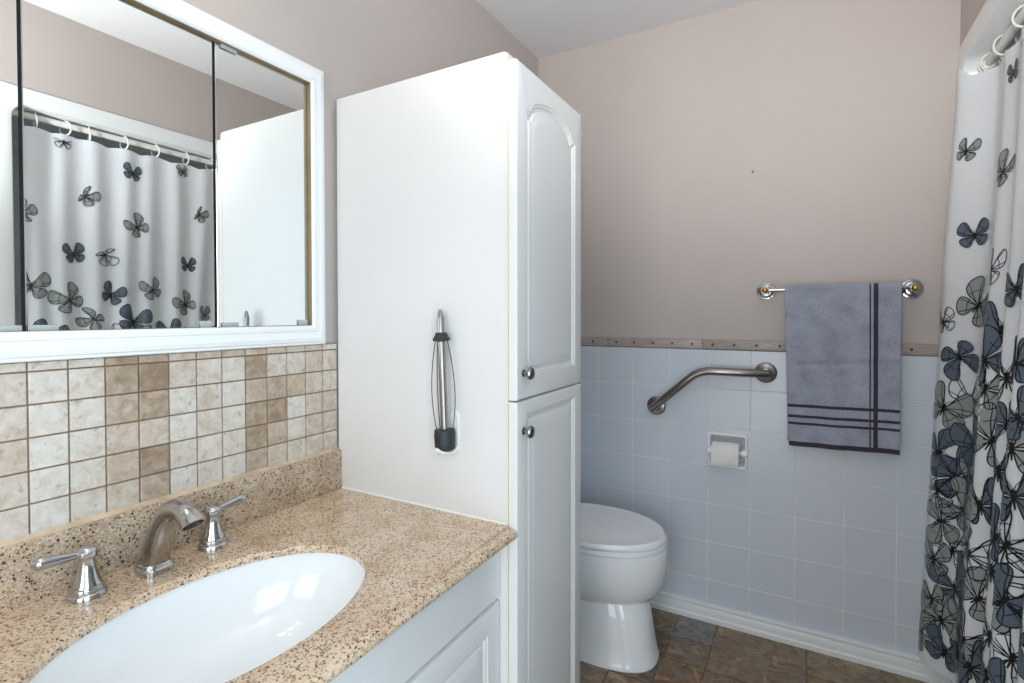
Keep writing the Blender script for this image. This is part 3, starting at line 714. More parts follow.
# ------------------------------------------------------------------ grab bar
gb = thing('grab_bar', 'angled stainless steel grab bar screwed to the white wall tiles', 'grab bar', (0.76, 0, 0.93))
GA, GE, GC = Vector((0.5566, 0, 0.8465)), Vector((0.733, 0, 1.0055)), Vector((0.967, 0, 1.0055)); yo = Vector((0, -0.058, 0))
def arc3(a, b_, c, r, n=8):
    u = (a - b_).normalized(); w = (c - b_).normalized(); return bezier(b_ + u * r, b_ + u * r * 0.42, b_ + w * r * 0.42, b_ + w * r, n)
dA = (GE - GA).normalized(); dC = (GC - GE).normalized(); rb = 0.0158
pts = [GA + yo - dA * 0.017, GA + yo - dA * 0.0165, GA + yo - dA * 0.012] + arc3(GA + yo, GE + yo, GC + yo, 0.045, 10) + [GC + yo + dC * 0.012, GC + yo + dC * 0.0165, GC + yo + dC * 0.017]
bm = BM(); tube(bm, pts, [0.003, 0.011, rb] + [rb] * (len(pts) - 6) + [rb, 0.011, 0.003], 22)
for c in (GA, GC): tube(bm, [c + Vector((0, -0.012, 0)), c + yo], 0.0135, 20)
child(obj('bar', bm, M['steel'], gb, 50))
for c in (GA, GC):
    bm = BM(); lathe(bm, [(0.039, 0.0078), (0.039, 0.012), (0.0375, 0.0155), (0.033, 0.018), (0.022, 0.0185), (0.0185, 0.021), (0.0165, 0.026), (0.0128, 0.0265)], c, (0, -1, 0), 36); child(obj('flange', bm, M['steel'], gb, 40))

# ------------------------------------------------------------------ towel bar
tb = thing('towel_bar', 'chrome towel bar with round brass-tipped mounts holding the grey towel', 'towel bar', (1.19, 0, 1.315))
TA, TB_ = Vector((0.9655, 0, 1.3145)), Vector((1.4085, 0, 1.3120))
bm = BM(); tube(bm, [TA + Vector((0.004, -0.062, 0.001)), TB_ + Vector((-0.004, -0.062, 0.003))], 0.0068, 18); child(obj('bar', bm, M['chrome'], tb))
for c in (TA, TB_):
    bm = BM(); lathe(bm, [(0.0335, 0.0004), (0.0335, 0.004), (0.0315, 0.0075), (0.0265, 0.0085), (0.0245, 0.012), (0.0215, 0.0135), (0.014, 0.0145), (0.0125, 0.020), (0.0125, 0.055), (0.0145, 0.058), (0.0145, 0.066), (0.012, 0.070)], c, (0, -1, 0), 36)
    mt = child(obj('mount', bm, M['chrome'], tb, 40))
    bm = BM(); lathe(bm, [(0.011, 0.0), (0.0115, 0.004), (0.009, 0.009), (0.005, 0.012), (0.0005, 0.013)], c + Vector((0, -0.0695, 0)), (0, -1, 0), 24); tag(obj('tip', bm, M['brass'], mt), 'brass tip')

# ------------------------------------------------------------------ towel
def build_towel():
    bm = BM(); x0, x1 = 1.030, 1.372; yb, zb = -0.062, 1.3165; r = 0.0125
    zf, zk = 0.7575, 0.764
    nx = 96; prof = []
    # path over the bar: back bottom -> over -> front bottom
    for i in range(40): prof.append((0, zk + (zb - zk) * i / 40))
    for i in range(13): prof.append((1, i / 12))
    for i in range(1, 81): prof.append((2, zb + (zf - zb) * i / 80))
    stripes_x = [(0.742, 0.755), (0.776, 0.815)]
    stripes_z = [(0.8975, 0.9080), (0.8600, 0.8700), (0.8350, 0.8440), (0.0, 0.7745)]
    grid = []
    us = sorted(set([i / nx for i in range(nx + 1)] + [v_ for s in stripes_x for v_ in s]))
    zcut = sorted(set([v_ for s in stripes_z for v_ in s if v_ > zf]))
    pz = prof[:53] + [(2, z) for z in sorted(set([p[1] for p in prof[53:]] + zcut), reverse=True)]
    for k, z in pz:
        row = []
        for u in us:
            x = x0 + (x1 - x0) * u
            wv = 0.004 * math.sin(u * 9.0 + 0.6) + 0.0025 * math.sin(u * 21 + 2)
            if k == 0:
                d = (zb - z) / (zb - zk); y = yb + r + d * 0.012 + wv * d * 0.5; xx = x + 0.004 * d + 0.009 * d * (1 - u)
                y = min(y, -0.021)
                row.append((xx, y, z))
            elif k == 1:
                a = z * PI; row.append((x, yb + r * math.cos(a), zb + r * math.sin(a)))
            else:
                d = (zb - z) / (zb - zf); y = yb - r + d * 0.016 + wv * d
                y += 0.0055 * math.exp(-((z - 1.045 - 0.02 * u) / 0.010) ** 2) * (1 if u > 0.1 else 0)   # fold crease
                lift = (-0.010 * (1 - u) + 0.0) * 0
                sag = 0.0 if k != 2 else d * (0.008 - 0.016 * u) * 0
                row.append((x + 0.015 * d * (1 - u) + 0.002 * d, y, z - 0.008 * d * (1 - u)))
        grid.append(row)
    vs = [[bm.verts.new(p) for p in row] for row in grid]
    for j in range(len(pz) - 1):
        for i in range(len(us) - 1):
            f = bm.faces.new((vs[j][i], vs[j][i + 1], vs[j + 1][i + 1], vs[j + 1][i]))
            um = (us[i] + us[i + 1]) / 2
            dark = any(a <= um <= b_ for a, b_ in stripes_x)
            if pz[j + 1][0] == 2:
                zm = (pz[j][1] + pz[j + 1][1]) / 2
                if any(a <= zm <= b_ for a, b_ in stripes_z): dark = True
            if pz[j][0] == 0 and pz[j][1] < 0.772: dark = True
            f.material_index = 1 if dark else 0
    o = obj('towel', bm, [M['terry'], M['terrydark']], None, 60)
    so = o.modifiers.new('thick', 'SOLIDIFY'); so.thickness = 0.006; so.offset = 0.0
    return o
tag(build_towel(), 'blue-grey terry towel with dark stripes folded over the chrome towel bar', 'towel')

# ------------------------------------------------------------------ toilet paper holder and roll
tp = thing('toilet_paper_holder', 'white ceramic toilet paper holder set into the tiles below the grab bar', 'toilet paper holder', (0.833, 0, 0.69))
bm = BM(); n = 48
def rrect(cx, cz, hx, hz, r, y, n=12):
    pts = []
    for sx, sz, a0 in ((1, 1, 0), (-1, 1, PI / 2), (-1, -1, PI), (1, -1, 1.5 * PI)):
        for i in range(n + 1):
            a = a0 + i / n * PI / 2; pts.append((cx + sx * (hx - r) + r * math.cos(a), y, cz + sz * (hz - r) + r * math.sin(a)))
    return pts
c = (0.833, 0.6925)
loft(bm, [rrect(*c, 0.0735, 0.068, 0.012, -0.0076), rrect(*c, 0.0735, 0.068, 0.012, -0.014), rrect(*c, 0.0715, 0.066, 0.012, -0.019), rrect(*c, 0.0685, 0.063, 0.011, -0.021), rrect(*c, 0.065, 0.0595, 0.010, -0.020), rrect(*c, 0.062, 0.0565, 0.009, -0.014), rrect(*c, 0.0595, 0.054, 0.009, -0.004), rrect(*c, 0.058, 0.0525, 0.014, 0.050), rrect(*c, 0.046, 0.042, 0.02, 0.060)], True, False, True)
for sx in (-1, 1):
    lathe(bm, [(0.013, 0.0), (0.013, 0.004), (0.0095, 0.007)], (c[0] + sx * 0.0595, -0.030 + 0.004, 0.690), (-sx, 0, 0), 20)
    lathe(bm, [(0.015, 0.0), (0.014, 0.012), (0.010, 0.022), (0.006, 0.024)], (c[0] + sx * 0.0635, -0.012, 0.690), (0, -1, 0), 20)
child(obj('surround', bm, M['porcelain'], tp, 35))
bm = BM(); tube(bm, [(0.7745, -0.026, 0.690), (0.8915, -0.026, 0.690)], 0.0085, 18); child(obj('roller', bm, M['plastic'], tp))
bm = BM(); nn = 40; rr0, rr1 = 0.0185, 0.0415
ctr = (-0.0305, 0.687)
def circ(x, r): return [(x, ctr[0] + r * math.cos(2 * PI * i / nn), ctr[1] + r * 1.0 * math.sin(2 * PI * i / nn)) for i in range(nn)]
xa, xb = 0.7815, 0.8790
loft(bm, [circ(xa + 0.0005, rr0), circ(xa, rr0 + 0.001), circ(xa, rr1), circ(xa + 0.001, rr1 + 0.0008), circ(xb - 0.001, rr1 + 0.0008), circ(xb, rr1), circ(xb, rr0 + 0.001), circ(xb - 0.0005, rr0), circ(xa + 0.0005, rr0)], True, False, False)
sheet = [(ctr[0] - rr1 - 0.0012, ctr[1] + 0.005), (ctr[0] - rr1 - 0.0016, ctr[1] - 0.02), (ctr[0] - rr1 + 0.001, ctr[1] - 0.034), (ctr[0] - rr1 + 0.006, ctr[1] - 0.042)]
loft(bm, [[(x, y, z) for y, z in sheet] for x in (xa, xb)], False, False, False)
tag(obj('toilet_paper_roll', bm, M['paper'], None, 40), 'white toilet paper roll in the ceramic holder on the tiles', 'toilet paper')

# ------------------------------------------------------------------ toilet
tl = thing('toilet', 'white toilet with closed lid beside the tall white cabinet', 'toilet', (0.35, -0.36, 0))
TYC = -0.358
def egg(xb, xf, hw, z, n=64, ef=2.0):
    """plan outline: widest behind the middle, pointed softly to the front (+x)"""
    xm = xb + (xf - xb) * 0.46; out = []
    for i in range(n):
        a = 2 * PI * i / n; c, s = math.cos(a), math.sin(a)
        e = ef if c >= 0 else 2.6
        r = (abs(c) ** e + abs(s) ** e) ** (-1 / e)
        x = xm + (xf - xm) * r * c if c >= 0 else xm + (xm - xb) * r * c
        out.append((x, TYC + hw * r * s, z))
    return out
bm = BM()
loft(bm, [egg(0.20, 0.650, 0.132, 0.0, ef=2.7), egg(0.20, 0.650, 0.132, 0.008, ef=2.7), egg(0.20, 0.646, 0.129, 0.014, ef=2.7), egg(0.20, 0.637, 0.124, 0.07, ef=2.6), egg(0.20, 0.627, 0.116, 0.14, ef=2.5), egg(0.195, 0.616, 0.110, 0.195, ef=2.3), egg(0.19, 0.60, 0.10, 0.23)])
child(obj('pedestal', bm, M['porcelain'], tl, 45))
bm = BM()
rr = [(0.05, 0.590, 0.10, 0.204), (0.05, 0.614, 0.122, 0.209), (0.05, 0.634, 0.139, 0.222), (0.05, 0.653, 0.155, 0.246), (0.05, 0.666, 0.167, 0.280), (0.05, 0.675, 0.175, 0.318), (0.05, 0.679, 0.180, 0.355), (0.05, 0.679, 0.181, 0.388), (0.05, 0.677, 0.180, 0.400), (0.055, 0.671, 0.174, 0.4045)]
loft(bm, [egg(*r) for r in rr])
child(obj('bowl', bm, M['porcelain'], tl, 45))
bm = BM(); loft(bm, [egg(0.225, 0.652, 0.162, 0.4060), egg(0.215, 0.673, 0.179, 0.4085), egg(0.212, 0.678, 0.182, 0.4110), egg(0.212, 0.678, 0.182, 0.4210), egg(0.215, 0.674, 0.179, 0.4230), egg(0.225, 0.652, 0.162, 0.4245)])
child(obj('seat_ring', bm, M['seat'], tl, 45))
bm = BM(); loft(bm, [egg(0.22, 0.652, 0.162, 0.4262), egg(0.206, 0.672, 0.180, 0.4275), egg(0.202, 0.677, 0.184, 0.4300), egg(0.202, 0.677, 0.184, 0.4390), egg(0.205, 0.667, 0.181, 0.4495), egg(0.215, 0.661, 0.171, 0.4475), egg(0.25, 0.60, 0.13, 0.4495), egg(0.33, 0.5, 0.05, 0.4505)])
child(obj('lid', bm, M['seat'], tl, 60))
for s in (-1, 1):
    bm = BM(); box(bm, 0.19, 0.225, TYC + s * 0.075 - 0.02, TYC + s * 0.075 + 0.02, 0.4, 0.428, 0.006, 3); child(obj('hinge', bm, M['seat'], tl))
bm = BM(); box(bm, 0.012, 0.185, TYC - 0.215, TYC + 0.215, 0.402, 0.735, 0.022, 4); tk = child(obj('tank', bm, M['porcelain'], tl, 40))
bm = BM(); box(bm, 0.006, 0.197, TYC - 0.225, TYC + 0.225, 0.737, 0.765, 0.010, 4); child(obj('tank_lid', bm, M['porcelain'], tl, 40))
bm = BM(); lathe(bm, [(0.012, 0), (0.012, 0.012), (0.006, 0.014)], (0.185, TYC - 0.15, 0.69), (1, 0, 0), 18); tube(bm, [(0.195, TYC - 0.15, 0.69), (0.198, TYC - 0.12, 0.687), (0.198, TYC - 0.08, 0.68)], [0.006, 0.006, 0.008], 12); obj('flush_lever', bm, M['chrome'], tk)

# ------------------------------------------------------------------ tub enclosure
en = thing('tub_enclosure', 'white one-piece tub and shower surround behind the butterfly curtain', 'bathtub', (1.9, -0.73, 0))
OY0, OY1, OZ0, OZ1, XB = -1.405, -0.050, 0.40, 2.022, 2.27
bm = BM()
def opening(hx, y0, y1, z0, z1, r, x, n=10):
    pts = []
    for yy, zz, a0 in ((y1 - r, z1 - r, 0), (y0 + r, z1 - r, PI / 2), (y0 + r, z0 + r, PI), (y1 - r, z0 + r, 1.5 * PI)):
        for i in range(n + 1):
            a = a0 + i / n * PI / 2; pts.append((x, yy + r * math.cos(a), zz + r * math.sin(a)))
    return pts
# front flange flows into the recess
loft(bm, [opening(0, ENC_Y0, ENC_Y1 - 0.001, 0.0005, ENC_Z, 0.012, XR - 0.001), opening(0, ENC_Y0 + 0.001, ENC_Y1 - 0.002, 0.0015, ENC_Z - 0.001, 0.012, XR - 0.0045),
          opening(0, ENC_Y0 + 0.008, ENC_Y1 - 0.008, 0.008, ENC_Z - 0.008, 0.014, XR - 0.0055),
          opening(0, OY0 - 0.012, OY1 + 0.012, OZ0 - 0.012, OZ1 + 0.012, 0.05, XR - 0.0055), opening(0, OY0 - 0.003, OY1 + 0.003, OZ0 - 0.003, OZ1 + 0.003, 0.055, XR - 0.003),
          opening(0, OY0, OY1, OZ0, OZ1, 0.055, XR + 0.004), opening(0, OY0, OY1, OZ0, OZ1, 0.055, XR + 0.07)], True, False, False)
child(obj('flange', bm, M['acrylic'], en, 35))
bm = BM()
loft(bm, [opening(0, OY0, OY1, OZ0 - 0.001, OZ1 + 0.001, 0.055, XR + 0.069), opening(0, OY0 + 0.0, OY1 - 0.0, OZ0, OZ1 + 0.05, 0.06, XR + 0.085), opening(0, OY0, OY1, OZ0, OZ1 + 0.05, 0.08, XB - 0.05), opening(0, OY0 + 0.03, OY1 - 0.03, OZ0 + 0.03, OZ1 + 0.02, 0.08, XB)], True, False, True)
child(obj('surround', bm, M['acrylic'], en, 35))
bm = BM()
def basin(g, z, r): 
    y0, y1, x0, x1 = OY0 + 0.02 + g, OY1 - 0.02 - g, XR + 0.085 + g, XB - 0.07 - g; pts = []
    for xx, yy, a0 in ((x1 - r, y1 - r, 0), (x0 + r, y1 - r, PI / 2), (x0 + r, y0 + r, PI), (x1 - r, y0 + r, 1.5 * PI)):
        for i in range(9):
            a = a0 + i / 8 * PI / 2; pts.append((xx + r * math.cos(a), yy + r * math.sin(a), z))
    return pts
loft(bm, [basin(-0.0, OZ0 + 0.012, 0.05), basin(0.0, OZ0 + 0.004, 0.05), basin(0.03, 0.25, 0.09), basin(0.06, 0.09, 0.1), basin(0.11, 0.05, 0.1)], True, False, True)
child(obj('tub_basin', bm, M['acrylic'], en, 45))

# ------------------------------------------------------------------ curtain rod and rings
XROD, ZROD = 1.585, 2.002
rod = thing('curtain_rod', 'white shower curtain rod across the tub opening', 'curtain rod', (XROD, -0.72, ZROD))
bm = BM(); tube(bm, [(XROD, OY0 + 0.004, ZROD), (XROD, OY1 - 0.004, ZROD)], 0.0125, 20); child(obj('pole', bm, M['plastic'], rod))
for y, s in ((OY0, 1), (OY1, -1)):
    bm = BM(); lathe(bm, [(0.024, 0.0006), (0.024, 0.006), (0.018, 0.018), (0.0127, 0.020)], (XROD, y, ZROD), (0, s, 0), 24); child(obj('end_cap', bm, M['plastic'], rod))
ring_y = [-0.082, -0.104, -0.215, -0.385, -0.500, -0.622, -0.745, -0.882, -1.010, -1.140, -1.222, -1.318]
ring_mesh = None
where = {0: 'nearest the back wall', 1: 'second from the back wall', 2: 'third from the back wall', 3: 'fourth from the back wall', 4: 'fifth from the back wall', 5: 'sixth from the back wall',
         6: 'sixth from the left end in the mirror', 7: 'fifth from the left end in the mirror', 8: 'fourth from the left end in the mirror', 9: 'third from the left end in the mirror', 10: 'second from the left end in the mirror', 11: 'leftmost of the rings in the mirror'}
for i, y in enumerate(ring_y):
    if ring_mesh is None:
        bm = BM(); R = 0.0275
        tube(bm, [(R * math.cos(a), 0.002 * math.sin(a * 2), R * math.sin(a)) for a in [2 * PI * k / 36 for k in range(36)]], 0.0030, 10, closed=True)
        ro = obj('curtain_ring', bm, M['plastic'], None, 60); ring_mesh = ro.data
    else:
        ro = ring0.copy(); COL.objects.link(ro)
    if i == 0: ring0 = ro
    ro.location = (XROD, y, ZROD + 0.0127 + 0.0030 - 0.0275 - 0.0002); ro.rotation_euler = (0, 0, random.uniform(-0.35, 0.35))
    tag(ro, 'white plastic ring on the shower curtain rod, ' + where[i], 'curtain ring', 'rings along the shower curtain rod')

# ------------------------------------------------------------------ shower curtain
ZTOP, ZBOT = 1.962, 0.085
FOLDS = [(-0.245, 1.0), (-0.375, 0.9), (-0.485, 1.0), (-0.60, .8), (-0.72, 1.0), (-0.85, .9), (-0.965, .8), (-1.08, 1.0), (-1.19, .9), (-1.30, .9)]
def sm(a, b_, x):
    t = min(1, max(0, (x - a) / (b_ - a))); return t * t * (3 - 2 * t)
EDGE_Z = (0.05, 0.134, 0.407, 0.678, 1.127, 1.405, 1.664, 1.887, 2.023); EDGE_X = (1.4355, 1.4387, 1.4489, 1.4617, 1.4786, 1.4869, 1.5000, 1.5130, 1.5160)
FOLDS = [(-0.25, -0.42, 1.0), (-0.40, -0.56, 0.9), (-0.53, -0.66, 1.0), (-0.66, -0.77, .8), (-0.79, -0.87, .9), (-0.90, -0.965, .8), (-1.01, -1.07, 1.0), (-1.12, -1.17, .9), (-1.23, -1.26, .9), (-1.335, -1.345, .9)]
def curtain_x(y, z):
    """x of the hanging sheet at (y, z)"""
    t = (ZTOP - z) / (ZTOP - ZBOT)
    xc = 1.584 - 0.022 * t - 0.066 * sm(0.0, 0.95, t)
    amp = 0.008 + 0.020 * sm(0, 0.55, t)
    c = 0.0
    for f0, f1, k in FOLDS:
        fy = f0 + (f1 - f0) * sm(0, 0.75, t) - 0.010 * math.sin(3 * t + f0 * 20)
        c += k * math.exp(-((y - fy) / 0.038) ** 2)
    x = xc + amp * (0.45 - 1.6 * c) + 0.003 * math.sin(y * 55 + t * 3) * t
    xe = np.interp(z, EDGE_Z, EDGE_X)                  # free edge swings out into the room
    w = sm(-0.160, -0.045, y)
    return x * (1 - w) + xe * w
def curtain_top(y):
    s = min(abs(y - ry) for ry in ring_y); return ZTOP - 0.010 * min(1, (s / 0.06) ** 2) * (1 - sm(-0.12, -0.06, y)) + 0.050 * sm(-0.10, -0.04, y)
NY = 420; YE1 = -1.365
NZ = 90
zs = np.linspace(ZTOP, ZBOT, NZ + 1)
def edge_y(z): return float(np.interp(z, (1.60, 1.90, 2.02), (-0.0215, -0.034, -0.046)))
GY = np.array([np.linspace(edge_y(z), YE1, NY + 1) for z in zs])
GX = np.array([[curtain_x(y, z) for y in row] for row, z in zip(GY, zs)])
seg = np.sqrt(np.diff(GX, axis=1) ** 2 + np.diff(GY, axis=1) ** 2)
ARC = np.concatenate([np.zeros((NZ + 1, 1)), np.cumsum(seg, axis=1)], axis=1)
UTOT = float(ARC[:, -1].mean())
ARC = ARC / ARC[:, -1:] * UTOT                         # fabric coordinate u along each height
def fab(u, z):
    """point of the sheet at fabric coordinate u and height z"""
    fz = (ZTOP - z) / (ZTOP - ZBOT) * NZ; k = int(min(max(fz, 0), NZ - 1e-6)); w = fz - k
    r = []
    for kk in (k, min(k + 1, NZ)):
        y = np.interp(u, ARC[kk], GY[kk]); r.append(y)
    y = r[0] * (1 - w) + r[1] * w
    return Vector((curtain_x(y, z), y, z))
def fab_n(u, z, off):
    e = 0.004
    a = fab(min(u + e, UTOT), z) - fab(max(u - e, 0), z); b_ = Vector((0, 0, 1))
    n = a.cross(b_).normalized()
    if n.x > 0 and a.y < 0: n = -n
    return fab(u, z) + n * off
